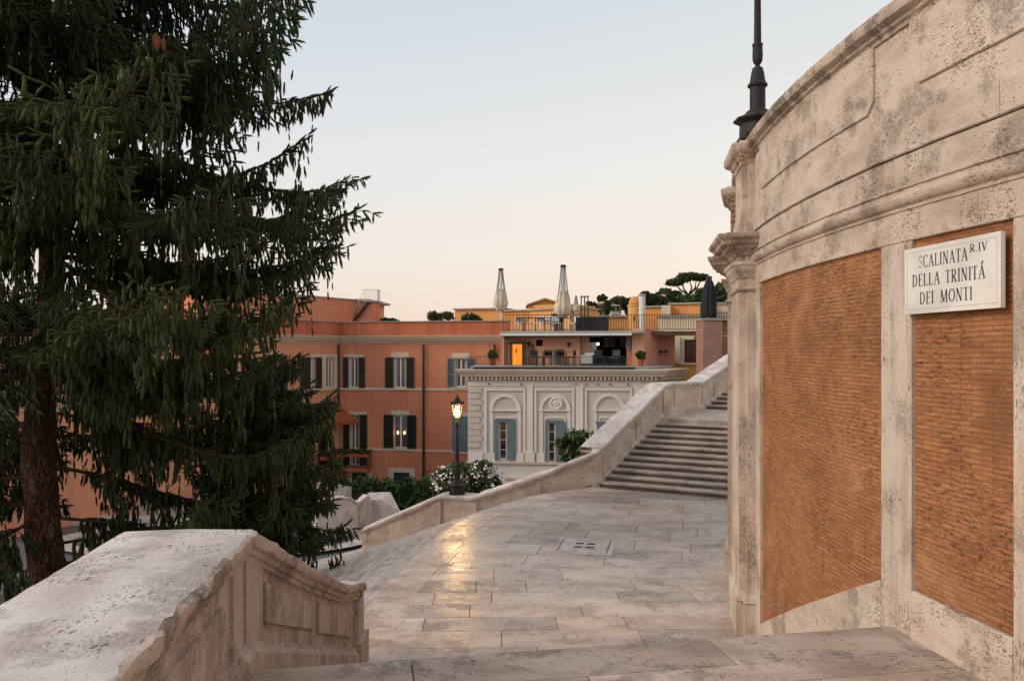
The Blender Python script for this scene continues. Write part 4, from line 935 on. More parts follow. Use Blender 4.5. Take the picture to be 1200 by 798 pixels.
# ================================================================== PALE GREY PAVILION WITH ARCHED NICHES
FP = Fr((-2.11,38.0), (6.85,37.3)); wb = empty('pavilion', (2,38,-10), 'pale grey building with arched niches, white pilasters and blue grey shutters under a roof terrace', 'building')
uE = FP.U(768.5); U = FP.U
def zp(py, px=650): return FP.Z(py, px)
win = [(U(584.4),U(594.2),zp(538.5,590),zp(493,590)), (U(642),U(651),zp(541.5,650),zp(494.5,650)), (U(701),U(713),zp(543,710),zp(496,710))]
facade(FP, 'wall', 'greywhite', wb, 0, uE, -10.8, zp(433), win, .25)
FS = Fr((FP.pt(uE,0,0)[0], FP.pt(uE,0,0)[1]), (8.35,39.8)); sl = 2.9
m = MB(); FS.box(m,0,sl,-.2,0,-10.8,zp(433)); m.build('side_wall', M['greywhite'], wb)
m = MB(); m.prism([FP.pt(.05,-.4,0)[:2], FP.pt(uE-.3,-.4,0)[:2], FS.pt(sl,-.3,0)[:2], (8.0,47), (-2.0,46)], -10.8, zp(430)); m.build('roof_deck', M['sheet'], wb)
def cornice2(F, u0, u1, e0=0, e1=0):
    m = MB()
    for y0, y1, w_ in ((434.2,432.6,.52),(436.6,434.3,.46),(439.2,436.7,.38),(441.0,439.3,.34),(444.6,441.1,.06),(446.0,444.7,.10)):
        F.box(m, u0-e0*w_, u1+e1*w_, -.05, w_, zp(y0), zp(y1))
    m.build('cornice', M['cornice'], wb)
cornice2(FP, 0, uE, 1, 1); cornice2(FS, .0, sl, 0, 0)
m = MB(); n = 46
for i in range(n): u = .02+(uE-.04)*i/(n-1); FP.box(m,u-.045,u+.045,.06,.26,zp(444.4),zp(441.2))
m.build('dentils', M['palewhite'], wb); m = MB()
for i in range(12): u = .2+2.5*i/11; FS.box(m,u-.045,u+.045,.06,.26,zp(444.4),zp(441.2))
m.build('dentils', M['palewhite'], wb)
m = MB(); FP.box(m,0,uE,-.02,.03,zp(452.4),zp(446.1)); m.build('frieze', M['palewhite'], wb)
m = MB(); FP.box(m,U(556),U(744),.35,.47,zp(432.5),zp(429.8)); m.build('gutter_pipe', M['iron'], wb)
m = MB()
for i, px in enumerate((573,611,675,687,701,715,736)): FP.box(m,U(px)-.03,U(px)+.03,.03,.09,zp(451),zp(449.4))
m.build('vents', M['iron'], wb)
# quoins
m = MB(); y = 454.0; i = 0
while y < 526:
    a = 549; b = 562 if i % 2 else 564.5; h = 7.2; FP.box(m, U(a)-.0, U(b), -.02, .05, zp(y+h-1.0), zp(y)); y += h; i += 1
m.build('quoins', M['greywhite'], wb)
def niche(cx, x0, x1, wn, left, roundel=False):
    """white frame, recessed spandrel, arch ring and impost"""
    m = MB(); t0 = zp(454.6,cx); zb_ = zp(541,cx); fw = .11
    FP.box(m,U(x0),U(x0)+fw,-.02,.07,zb_,t0); FP.box(m,U(x1)-fw,U(x1),-.02,.07,zb_,t0); FP.box(m,U(x0)+fw,U(x1)-fw,-.02,.07,t0-.13,t0)
    nf = m.build('niche_frame', M['palewhite'], wb)
    c = U(cx); zc = zp(480,cx); ro, ri = .74, .58; m = MB(); k = 28; vs = []
    for i in range(k+1):
        a = PI*i/k
        for r_, w_ in ((ro,-.01),(ro,.075),(ri+.06,.085),(ri,.05),(ri,-.01)): vs.append(FP.pt(c-r_*math.cos(a), w_, zc+r_*math.sin(a)))
    m.add(vs, [(i*5+j, i*5+j+1, (i+1)*5+j+1, (i+1)*5+j) for i in range(k) for j in range(4)]); m.build('arch_moulding', M['palewhite'], nf)
    m = MB(); FP.box(m,c-ro-.02,c+ro+.02,-.01,.10,zc-.06,zc); m.build('impost', M['palewhite'], nf)
    m = MB()
    for s_ in (-1, 1): a, b = sorted((c+s_*(ro-.0), c+s_*(ri+.0))); FP.box(m,a,b,-.01,.06,zb_,zc-.065)
    m.build('jamb', M['palewhite'], nf)
    m = MB(); FP.box(m,c-.50,c-.43,-.01,.04,zb_,zp(490,cx)); FP.box(m,c+.43,c+.50,-.01,.04,zb_,zp(490,cx)); FP.box(m,c-.50,c+.50,-.01,.045,zp(490,cx),zp(488.5,cx)); m.build('window_surround', M['palewhite'], nf)
    if roundel:
        m = MB(); cc = (c+.04, zp(472.5,cx)); vs = []; k = 24; ring = [(.32,-.01),(.32,.09),(.24,.11),(.22,.06),(.16,.05),(.13,.10),(.06,.12),(.03,.07),(.001,.08)]
        for i in range(k): a = 2*PI*i/k; vs += [FP.pt(cc[0]+r_*math.cos(a), w_, cc[1]+r_*math.sin(a)) for r_, w_ in ring]
        q_ = len(ring); m.add(vs, [(i*q_+j, ((i+1)%k)*q_+j, ((i+1)%k)*q_+j+1, i*q_+j+1) for i in range(k) for j in range(q_-1)]); m.build('roundel', M['palewhite'], nf)
niche(592.2,567.7,616,win[0],0); niche(650.5,626,673,win[1],0,True); niche(714,685,741,win[2],0)
m = MB()
for a, b in ((617.5,624.5),(674.8,683.5),(743,752)):
    FP.box(m,U(a),U(b),-.02,.09,zp(541),zp(452.5)); FP.box(m,U(a)-.08,U(b)+.08,-.02,.13,zp(541),zp(529))
for a, b in ((549,566),(567,580),(605,616),(626,638),(663,673),(685,700)): FP.box(m,U(a),U(b),-.02,.07,zp(541),zp(531))
m.build('pilaster', M['palewhite'], wb)
m = MB(); FP.box(m,-.05,uE,-.02,.16,zp(543.6),zp(541.2)); m.build('sill_course', M['cornice'], wb)
m = MB(); FP.box(m,-.02,uE,-.02,.05,-10.8,zp(543.7)); m.build('plinth', M['palewhite'], wb)
m = MB(); FP.box(m,U(592),U(640),.051,.12,zp(562),zp(559.5)); FP.box(m,U(592),U(640),.051,.10,zp(569),zp(567)); m.build('ledge', M['cornice'], wb)
for k, (W, pl, lf, rt) in enumerate(((win[0],'clear',(580,584.2),(594.4,604)), (win[1],'glass',(639,641.8),(651.2,663)), (win[2],'glass',None,None))):
    o = window(FP, wb, *W, trim=0, curtain=(k == 0), pane=pl, sill=False, mull=False, frame='palewhite'); mid = MB()
    for q_ in range(1, 4): zz = W[2]+(W[3]-W[2])*q_/4; FP.box(mid,W[0]+.07,W[1]-.07,-.125,-.095,zz-.02,zz+.02)
    mid.build('glazing_bar', M['palewhite'], o)
    for s_ in (lf, rt):
        if s_: m = MB(); a, b = U(s_[0]), U(s_[1]); FP.box(m,a,b,.06,.10,W[2],W[3]); FP.box(m,a+.06,b-.06,.10,.112,W[2]+.1,W[2]+.85) if b-a > .2 else None; FP.box(m,a+.06,b-.06,.10,.112,W[2]+.95,W[3]-.1) if b-a > .2 else None; m.build('shutter', M['blue'], o)
    m = MB(); FP.box(m,U(580) if k == 0 else W[0]-.12,W[1]+.38,.045,.11,W[3],W[3]+.09); m.build('shutter_box', M['blue'], o)
    if k == 2:
        m = MB(); FP.box(m,W[0]-.05,W[1]-.0,.06,.10,W[2],W[3]); m.build('shutter', M['blue'], o)

# ================================================================== ROOF TERRACE HOUSE
FH = Fr((P(588,0,42.2)[0],42.2), (P(760,0,40.7)[0],40.7)); th = empty('roof_terrace_house', (2,42,-.8), 'peach coloured penthouse with a lit doorway, dark covered terrace and roof deck', 'house')
H = FH.U; zh = lambda py, px=660: FH.Z(py, px); dz = zh(428.5)
door = (H(599.5),H(612),dz,zh(403.3,606)); vent = (H(628),H(636),zh(405.5,632),zh(398.2,632)); gw = (H(649.5),H(658),zh(424,654),zh(411.5,654))
facade(FH, 'wall', 'peach', th, H(588), H(680), dz-.3, zh(392.5), [door, vent, gw], .3)
m = MB(); FH.box(m,door[0]-.0,door[1]+.0,-1.6,-1.5,dz,zh(400)); FH.box(m,door[0]-.05,door[0]-.0,-1.6,-.3,dz,zh(400)); FH.box(m,door[1]+.0,door[1]+.05,-1.6,-.3,dz,zh(400)); FH.box(m,door[0],door[1],-1.6,-.3,zh(401.5),zh(400)); m.build('lit_room', M['litroom'], th)
m = MB(); FH.box(m,H(600.2),H(601.5),-1.0,-.95,zh(414),zh(408)); m.build('fire_extinguisher', M['pot'], th)
m = MB(); FH.box(m,door[0]-.07,door[0],-.05,.05,dz,door[3]+.07); FH.box(m,door[1],door[1]+.07,-.05,.05,dz,door[3]+.07); FH.box(m,door[0],door[1],-.05,.05,door[3],door[3]+.07); m.build('door_frame', M['iron'], th)
m = MB(); a, b = H(613.5), H(625.5); FH.box(m,a,a+.05,.05,.1,dz,door[3]); FH.box(m,b-.05,b,.05,.1,dz,door[3])
for i in range(5): u = a+(b-a)*i/4; FH.box(m,u-.01,u+.01,.07,.09,dz,door[3])
for i in range(9): z_ = dz+(door[3]-dz)*i/8; FH.box(m,a,b,.07,.09,z_-.01,z_+.01)
m.build('barred_door', M['iron'], th)
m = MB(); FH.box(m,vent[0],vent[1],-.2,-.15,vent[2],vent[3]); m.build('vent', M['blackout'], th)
m = MB(); FH.box(m,gw[0],gw[1],-.2,-.15,gw[2],gw[3]); gwo = m.build('window', M['glass'], th)
m = MB()
for i in range(5): u = gw[0]+(gw[1]-gw[0])*i/4; FH.box(m,u-.015,u+.015,.02,.06,gw[2]-.1,gw[3]+.12)
for i in range(4): z_ = gw[2]+(gw[3]-gw[2])*i/3; FH.box(m,gw[0]-.1,gw[1]+.1,.03,.05,z_-.015,z_+.015)
m.build('window_grille', M['grey'], gwo)
m = MB(); FH.box(m,H(592),H(616),0,.3,zh(401.5),zh(399)); m.build('shutter_box', M['wood'], th)
m = MB(); FH.box(m,H(591),H(594.5),-.2,.12,dz,zh(394)); m.build('corner_post', M['wood'], th)
for px, py in ((620,400.5),(667,401.5)):
    m = MB(); c = FH.pt(H(px),.15,zh(py,px)); m.lathe((c[0],c[1],c[2]-.12), [(.05,-.12),(.06,-.05),(.03,0),(.12,.06),(.03,.13)], 8); m.tube([FH.pt(H(px),0,zh(py,px)), c], .02, 4); m.build('wall_lamp', M['iron'], th)
# open dark terrace room
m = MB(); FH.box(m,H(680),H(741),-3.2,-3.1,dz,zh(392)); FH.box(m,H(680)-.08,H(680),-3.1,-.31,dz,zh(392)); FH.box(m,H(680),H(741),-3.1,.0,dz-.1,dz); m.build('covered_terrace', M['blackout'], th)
m = MB(); FH.box(m,H(680)-.0,H(690),-.3,-.25,dz,zh(392)); m.build('inner_wall', M['peach'], th)
m = MB(); FH.box(m,H(687),H(697),-1.2,-1.0,zh(414),zh(401)); m.build('white_board', M['lawhite'], th)
m = MB(); FH.box(m,H(680.5),H(694),-.24,.0,zh(426),zh(416)); FH.box(m,H(685),H(696),-.26,-.05,zh(416),zh(413)); m.build('stacked_chairs', M['lawhite'], th)
for a, b in ((702,716),(722,729.5),(733,739)):
    m = MB(); FH.box(m,H(a),H(b),-3.09,-3.05,zh(406.5),zh(395)); wn_ = m.build('window', M['curtain'], th)
    m = MB(); n = 5 if a == 702 else 3
    for i in range(n+1): u = H(a)+(H(b)-H(a))*i/n; FH.box(m,u-.025,u+.025,-3.04,-3.0,zh(406.5),zh(395))
    for i in range(4): z_ = zh(406.5)+(zh(395)-zh(406.5))*i/3; FH.box(m,H(a),H(b),-3.04,-3.0,z_-.02,z_+.02) if a == 702 else None
    m.build('glazing_bar', M['iron'], wn_)
m = MB(); c = FH.pt(H(699.5),-.6,zh(403,700)); m.sphere(c, .07, 10, 8); m.build('lit_globe', M['whiteglow'], th)
m = MB()
for a in (706, 714, 725): m.tube([FH.pt(H(a),-1.5,dz), FH.pt(H(a)+.8,-2.6,zh(400))], .04, 4)
m.build('stair_rail', M['iron'], th)
m = MB(); FH.box(m,H(734),H(741),-.3,-.2,dz,zh(392)); m.build('inner_wall', M['orange'], th)
m = MB(); c = FH.pt(H(737.5),-.19,zh(404,737)); m.lathe((c[0],c[1],c[2]), [(.02,-.35),(.16,-.25),(.2,0),(.15,.25),(.02,.35)], 10, 0, .15); m.build('wall_ornament', M['grey'], th)
m = MB(); FH.box(m,H(741),H(755.5),-.6,.12,dz-.25,zh(386)); m.build('pillar', M['peach'], th)
# side wing, pink, running back on the right
F3 = Fr((FH.pt(H(755.5),.12,0)[0], FH.pt(H(755.5),.12,0)[1]), (8.9,44.0)); m = MB(); F3.box(m,0,2.6,-.3,0,dz-.3,zh(387)); F3.box(m,2.3,2.6,0,.5,dz-.3,zh(388)); 
m.build('side_wall', M['pink'], th)
F4 = Fr((FH.pt(H(773),-1.1,0)[0], FH.pt(H(773),-1.1,0)[1]), (8.75,43.0)); a = H(773)
m = MB(); q0 = P(776,0,42.2); m.prism([(P(770,0,42.5)[0],42.5),(P(791,0,42.2)[0],42.2),(P(791,0,43)[0],43.2),(P(770,0,43)[0],43.2)], dz-.4, zh(392)); m.build('end_wall', M['pink'], th)
m = MB(); m.tube([P(773,412,42.4),P(781,412,42.1)], .03, 5); m.sphere(P(774,412,42.2), .09, 6, 4); m.sphere(P(781,412,42.0), .09, 6, 4); m.build('wall_lamp', M['iron'], th)
# roof deck slab and white eaves band
m = MB(); FH.box(m,H(589),H(756),-7,.75,zh(391.0),zh(388.3)); m.build('deck_edge', M['sheet'], th)
m = MB(); FH.box(m,H(590.5),H(741),.2,.85,zh(393.6),zh(391.1)); m.build('awning_roll', M['whitemetal'], th)
m = MB(); FH.box(m,H(591),H(741),.0,.7,zh(395),zh(393.7)); m.build('awning_arm', M['iron'], th)
m = MB(); m.prism([(P(756,0,41.5)[0],41.5),(P(826,0,40.8)[0],40.8),(P(826,0,42)[0],42.2),(P(756,0,42)[0],42.6)], FH.Z(392.5,790), FH.Z(387.8,790)); m.build('deck_slab', M['wood'], th)
# terrace front railing
m = MB(); railing(m, FH, H(555), H(591), 1.6, dz+.05, dz+.50, .12, .010); railing(m, FH, H(624), H(738), 1.6, dz+.05, dz+.50, .10, .012); tr_ = m.build('terrace_railing', M['iron'], th)
zd = zh(388.2)
rd = empty('deck_railing', FH.pt(H(700),.6,zd), 'thin black iron railing along the edge of the roof deck', 'railing'); m = MB()
railing(m, FH, H(593), H(692), .6, zd, zh(369), .16, .011); m.build('bars', M['iron'], rd)
FR = Fr(tuple(P(716,0,41.5)[:2]), tuple(P(825,0,40.8)[:2])); m = MB(); railing(m, FR, 0, FR.U(825), .1, FR.Z(387.6,770), FR.Z(368.5,770), .13, .013); m.build('bars', M['iron'], rd)
m = MB(); FR2 = Fr(tuple(P(830,0,37.4)[:2]), tuple(P(860,0,37.4)[:2])); railing(m, FR2, 0, 2, .0, FR2.Z(374,840), FR2.Z(366,840), .12, .013); m.build('bars', M['iron'], rd)
sc_ = empty('reed_screen', FH.pt(H(700),.3,zd), 'dark slatted windbreak screen at the edge of the roof deck', 'screen'); m = MB()
for i in range(70): u = H(676)+(H(714)-H(676))*i/69; FH.box(m,u-.012,u+.008,.40+.01*(i%3),.42+.01*(i%3),zd,zh(371+.4*(i%4)))
m.build('slats', M['screen'], sc_); m = MB(); FH.box(m,H(676),H(714),.37,.395,zd,zh(372.5)); m.build('cloth', M['screen'], sc_)
fr_ = MB()
for px in (680,684,688): FH.box(fr_,H(px)-.03,H(px)+.03,-.5,-.44,zd,zh(346.5,684))
FH.box(fr_,H(679),H(689),-.5,-.44,zh(348),zh(346.5)); tag(fr_.build('steel_frame', M['iron'], None, FH.pt(H(684),-.5,zd)), 'narrow black steel frame standing upright on the roof deck', 'frame')
fl = empty('chimney_flue', P(753,386,42), 'tall white metal flue rising in front of the small dome', 'chimney')
m = MB(); c = P(752.5,386,42.2); m.lathe(c, [(.17,-.2),(.17,.9),(.17,1.75),(.14,1.76)], 12); m.build('pipe', M['whitemetal'], fl)
m = MB(); m.lathe((c[0],c[1],c[2]), [(.20,1.76),(.21,1.86),(.16,1.88)], 12); m.build('cap', M['sheet'], fl)

# parasols
def parasol(c, h, label, mat='canvas', dark=False, r=1.0):
    root = empty('closed_parasol', c, label, 'parasol'); X, Y, Z = c
    m = MB(); m.lathe(c, [(.26,0),(.26,.05),(.06,.07),(.045,.1)], 10); m.build('base', M['sheet'], root)
    m = MB(); m.lathe(c, [(.045,.08),(.045,h*.95)], 8); m.build('pole', M['whitemetal'] if not dark else M['iron'], root)
    m = MB(); m.lathe(c, [(.13*r,h*.955),(.15*r,h*.965),(.14*r,h*.99),(.03,h)], 8); m.build('top_cap', M['iron'], root)
    for k in range(8):
        a = 2*PI*k/8+.2; m = MB(); m.tube([(X+.10*r*math.cos(a),Y+.10*r*math.sin(a),Z+h*.96),(X+.17*r*math.cos(a),Y+.17*r*math.sin(a),Z+h*.75),(X+.30*r*math.cos(a),Y+.30*r*math.sin(a),Z+h*.42)], .022, 4); m.build('rib', M['grey'] if not dark else M['iron'], root)
    m = MB(); k = 40; prof = [(.05,.60),(.17,.585),(.22,.55),(.27,.50),(.30,.42),(.335,.36),(.34,.30),(.28,.25),(.20,.205),(.14,.19),(.05,.20)] if not dark else [(.05,.97),(.16,.86),(.24,.70),(.29,.5),(.32,.3),(.33,.1),(.30,.02),(.05,.02)]
    vs = []
    for j, (rr, zz) in enumerate(prof):
        for i in range(k):
            a = 2*PI*i/k; f = 1+.22*math.sin(8*a+j*.25)+.12*math.sin(17*a+j*.9)+.12*noise.noise(Vector((math.cos(a)*2, math.sin(a)*2, j*.8+X)))
            vs.append((X+rr*r*f*math.cos(a), Y+rr*r*f*math.sin(a), Z+h*(zz+.012*math.sin(5*a+j))))
    m.add(vs, [(j*k+i, j*k+(i+1)%k, (j+1)*k+(i+1)%k, (j+1)*k+i) for j in range(len(prof)-1) for i in range(k)]); m.build('canvas', M[mat], root, smooth=True)
    return root
parasol(P(587,376,44.5), 2.95, 'cream closed parasol on the roof terrace, the left of the two big ones')
parasol(P(660,387,43.0), 3.55, 'taller cream closed parasol rising from the middle of the roof deck', r=1.12)
parasol(P(675,370,50), 1.25, 'small beige closed parasol beside the black steel frame', r=.55)
parasol((P(831,372,37.6)[0],37.6,1.52), 2.0, 'dark furled parasol standing on top of the red brick pier', 'darkcanvas', True)
# terrace furniture
def chair(c, label, rz=0, mat='lawhite', name='chair'):
    X, Y, Z = c; root = empty(name, c, label, 'chair', 'chairs on the roof deck'); m = MB(); m.box(X-.21,X+.21,Y-.21,Y+.21,Z+.42,Z+.46); m.build('seat', M[mat], root)
    m = MB(); m.box(X-.21,X+.21,Y+.19,Y+.22,Z+.52,Z+.82); m.build('backrest', M[mat], root)
    for sx in (-1,1):
        for sy in (-1,1): m = MB(); m.box(X+sx*.19-.015,X+sx*.19+.015,Y+sy*.19-.015,Y+sy*.19+.015,Z,Z+(.82 if sy > 0 else .42)); m.build('leg', M[mat], root)
    return root
base = chair(FH.pt(H(607),-.6,zd), 'white chair on the roof deck, nearest the left end of the railing'); base.rotation_euler.z = .4
places = [(617,-1.1,1.2,'white chair between the two left tables on the roof deck'),(630,-.5,-.5,'white chair at the right side of the second roof table'),(641,-1.2,2.4,'white chair turned away behind the middle of the deck railing'),(650,-.5,.2,'white chair just left of the taller parasol pole'),(671,-.7,-.9,'white chair right of the taller parasol pole')]
for px, w_, rz, lb in places: copy_tree(base, FH.pt(H(px),w_,zd), lb, rz)
def table(c, label):
    X, Y, Z = c; root = empty('table', c, label, 'table', 'tables on the roof deck'); m = MB(); m.box(X-.4,X+.4,Y-.35,Y+.35,Z+.72,Z+.75); m.build('tabletop', M['wood'], root)
    m = MB(); m.lathe(c, [(.22,0),(.2,.03),(.03,.05),(.03,.72)], 8); m.build('pedestal', M['iron'], root); return root
tb = table(FH.pt(H(612),-.5,zd), 'dark square table at the left end of the roof deck')
for px, w_, lb in ((624,-.9,'dark table, second from the left on the roof deck'),(636,-.5,'dark table in the middle of the roof deck'),(655,-1.1,'dark table beneath the taller parasol')): copy_tree(tb, FH.pt(H(px),w_,zd), lb)
db = chair(FH.pt(H(630),1.2,dz), 'dark chair beside the barred door on the lower terrace', mat='iron'); db['group'] = 'chairs on the lower terrace'
for px, rz, lb in ((637,1.6,'dark chair, first one right of the one by the barred door'),(645,-.3,'dark chair left of the grilled window on the lower terrace'),(662,.3,'dark chair right of the grilled window on the lower terrace'),(672,-1.4,'dark chair under the wall lamp near the terrace corner'),(705,.2,'dark chair in front of the dark covered terrace, left one'),(722,-.6,'dark chair in front of the dark covered terrace, right one')):
    copy_tree(db, FH.pt(H(px),1.1,dz), lb, rz)
dt = table(FH.pt(H(640.5),1.2,dz), 'low dark table between chairs left of the grilled window'); dt['group'] = 'tables on the lower terrace'
copy_tree(dt, FH.pt(H(667),1.2,dz), 'low dark table between chairs under the wall lamp')

# ================================================================== YELLOW HOUSE, BRICK PIER, OCHRE WALLS
FY = Fr(tuple(P(785,0,44.6)[:2]), tuple(P(830,0,44.0)[:2])); yh = empty('yellow_house', P(805,450,44.3), 'ochre yellow house with a dark maroon shuttered opening beside the brick pier', 'house')
dr = (FY.U(802),FY.U(817),FY.Z(425,810),FY.Z(398,810))
facade(FY, 'wall', 'ochre', yh, 0, 2.6, -8, FY.Z(393,810), [dr], .2)
m = MB(); m.prism([FY.pt(0.05,-.25,0)[:2],FY.pt(2.55,-.25,0)[:2],FY.pt(2.55,-5,0)[:2],FY.pt(.05,-5,0)[:2]], -8, FY.Z(394,810)); m.build('rear_block', M['ochre'], yh)
o = window(FY, yh, *dr, trim=.24, trimtop=.2, frame='maroon', curtain=False); m = MB(); c = (dr[0]+dr[1])/2; FY.box(m,dr[0]+.02,c-.01,-.08,-.04,dr[2],dr[3]); FY.box(m,c+.01,dr[1]-.02,-.08,-.04,dr[2],dr[3]); m.build('shutter', M['maroon'], o)
m = MB(); FY.box(m,FY.U(788),FY.U(797),.01,.2,FY.Z(426,792),FY.Z(395,792)); m.build('pale_pier', M['cream'], yh)
bp = empty('brick_pier', P(835,450,37), 'tall old red brick pier with pale string bands at the right of the terraces', 'wall'); X0 = P(824,0,37)[0]
m = MB(); m.box(X0,X0+.9,37,38.4,-5,1.42); m.build('pier', M['red_brick'], bp)
m = MB(); m.box(X0+.9,X0+4,37.25,38.4,-5,1.42); m.build('wall', M['red_brick'], bp)
m = MB(); m.box(X0-.05,X0+4,36.94,38.5,1.42,1.50); m.build('cap', M['sheet'], bp)
for y_ in (394, 417): m = MB(); z_ = -(y_-HY)/FX*37.2; m.box(X0+.9,X0+4,37.17,37.3,z_-.03,z_+.03); m.build('string_band', M['trim'], bp)
def block(name, lab, cat, x0, x1, ytop, ybot, Y, dep, mat, Y1=None, roof=True):
    Y1 = Y1 or Y; a = (P(x0,0,Y)[0],Y); b = (P(x1,0,Y1)[0],Y1); root = empty(name, (a[0],Y,-(ybot-HY)/FX*Y), lab, cat); F = Fr(a, b); L_ = (Vector(b)-Vector(a)).length
    m = MB(); F.box(m,0,L_,-dep,0,-(ybot-HY)/FX*Y,-(ytop-HY)/FX*Y); m.build('wall', M[mat], root)
    if roof: m = MB(); z_ = -(ytop-HY)/FX*Y; F.box(m,-.1,L_+.1,-dep-.1,.15,z_+.001,z_+.10); m.build('coping', M['sheet'], root)
    return root, F, L_
block('roof_wall','long low ochre wall behind the left parasol','wall',533,591,363.2,395,56,3,'ochre',55)
block('roof_wall','orange stepped terrace wall behind the tables and railing','wall',588,622,365.2,395,54,3,'deepochre',53)
block('roof_wall','ochre wall with sloping coping behind the taller parasol','wall',621,668,364.5,395,53,2.5,'ochre',50)
rt, F_, L_ = block('roof_house','ochre gabled rooftop house just left of the taller parasol','house',619.5,667,358,392,60,4,'ochre',58,False)
m = MB(); q = lambda px, py, w_: (P(px,py,60)[0], 60-w_, -(py-HY)/FX*60)
for w0, w1, mat, dz_, nm in ((-.02,-3.9,'ochre',0,'gable'),(.35,-4.2,'tiles',.0,'roof')):
    m = MB(); A_, B_, C_ = (619,358.5),(638.5,351),(668,357.5)
    if nm == 'roof':
        for p0, p1 in ((A_,B_),(B_,(669,360))):
            a, b = (p0[0]-(2 if p0 == A_ else 0), p0[1]), p1
            m.hexa([q(a[0],a[1],w0),q(b[0],b[1],w0),q(b[0],b[1],w1),q(a[0],a[1],w1)]+[(v[0],v[1],v[2]+.11) for v in (q(a[0],a[1],w0),q(b[0],b[1],w0),q(b[0],b[1],w1),q(a[0],a[1],w1))])
    else: m.add([q(*A_,w0),q(*C_,w0),q(*B_,w0),q(*A_,w1),q(*C_,w1),q(*B_,w1)], [(0,1,2),(3,4,5),(0,1,4,3),(1,2,5,4),(2,0,3,5)])
    m.build(nm, M[mat], rt)
block('roof_wall','orange ochre wall between the flue and the cream block','wall',738,777,361,395,54,3,'deepochre',53)
block('roof_wall','low ochre wall under the far houses, left of the dome','wall',666,739,372,395,54.5,2,'ochre',54)
block('roof_wall','wide ochre wall behind the railing below the umbrella pine','wall',785,828,357,372,52,2,'deepochre',51)
block('roof_wall','cream wall below the umbrella pine with a darker band','wall',775.5,786,357.8,372,51.5,2,'cream',51.4,False)
block('roof_wall','cream wall right of the dark furled parasol','wall',833,870,356.5,380,52.5,2,'cream',52)
block('garden_wall','low cream wall seen through the deck railing bars','wall',772,835,371.5,395,50,1.5,'cream',49.5)
dm = empty('domed_turret', P(744,390,50), 'small ochre turret with a rounded dome behind the white flue', 'tower'); X, Y = P(744.5,0,51)[0], 51
m = MB(); m.lathe((X,Y,0), [(.47,0),(.47,2.83),(.52,2.85),(.52,2.94),(.43,2.95)], 20); m.build('drum', M['ochre'], dm, auto=True)
m = MB(); m.lathe((X,Y,2.94), [(.43,0),(.42,.15),(.36,.34),(.24,.48),(.1,.54),(.01,.55)], 20); m.build('dome', M['deepochre'], dm, smooth=True)
m = MB(); m.box(X-.2,X-.12,Y-.49,Y-.45,1.9,2.2); m.build('slit', M['blackout'], dm)
# glimpses left, behind the spruce
rt, F_, L_ = block('orange_house','orange house with green shutters glimpsed left of the big spruce trunk','house',-130,70,430,620,39,8,'peach',42)
for px in (6, 19, 62): 
    m = MB(); u = F_.U(px); F_.box(m,u,u+.5,.02,.1,F_.Z(552,px),F_.Z(484,px)); m.build('shutter', M['shut'], rt)
rt, F_, L_ = block('orange_house','tall terracotta house glimpsed through the middle of the spruce','house',70,235,366,620,44,8,'orange',43)
for px in (90, 130, 172, 212):
    for y0, y1 in ((410,450),(480,525)): m = MB(); u = F_.U(px); F_.box(m,u,u+.9,.02,.06,F_.Z(y1,px),F_.Z(y0,px)); m.build('window', M['shutb'], rt)

# ================================================================== HILL AND FAR HOUSES
m = MB(); prof = [(-40,-10),(0,-4),(14,3.2),(28,6.6),(44,9.2),(60,9.5),(90,8.5),(160,2),(240,-12)]; vs = []
for x, z_ in prof: vs += [(x,118,-14),(x,128,z_*.7),(x,150,z_),(x,240,z_*.6)]
m.add(vs, [(i*4+j,(i+1)*4+j,(i+1)*4+j+1,i*4+j+1) for i in range(len(prof)-1) for j in range(3)]); tag(m.build('hill', M['fardark']), kind='structure')
def farhouse(px0, px1, yt, yb, Y, mat, lab, wins, hip=4):
    root, F, L_ = block('far_house', lab, 'house', px0, px1, yt, yb, Y, 6, mat, None, False); a = F.pt(-.3,.3,-(yt-HY)/FX*Y); c = F.pt(L_+.3,.3,a[2]); b = F.pt(L_+.3,-6.3,a[2]); d_ = F.pt(-.3,-6.3,a[2]); h = a[2]+hip*Y/FX
    e1, e2 = F.pt(L_*.3,-3,h), F.pt(L_*.7,-3,h); m = MB(); m.add([a,c,b,d_,e1,e2], [(0,1,5,4),(1,2,5),(2,3,4,5),(3,0,4),(0,1,2,3)]); m.build('roof', M['tiles'], root)
    for x, y in wins:
        m = MB(); u = F.U(x); z_ = -(y-HY)/FX*Y; F.box(m,u-.22,u+.22,.0,.08,z_-.36,z_+.36); m.build('window', M['shutb'], root)
farhouse(700.5,718,356,372,125,'peach','pale peach far house with a tiled roof on the left part of the hill',[(704,360),(709,360),(714,360),(704,366),(709,366),(714,366)])
farhouse(716,727,358.5,372,120,'cream','small cream far house beside the pale peach one on the hill',[(719,362),(724,362)],3)
farhouse(753,763,350,372,126,'greywhite','grey far house half hidden by trees right of the flue',[(756,354),(760,354),(756,359),(760,359)],2)
farhouse(773,791,347.5,368,122,'pink','pink far villa with shutters below the umbrella pine',[(776,352),(781,352),(786,352)],4)
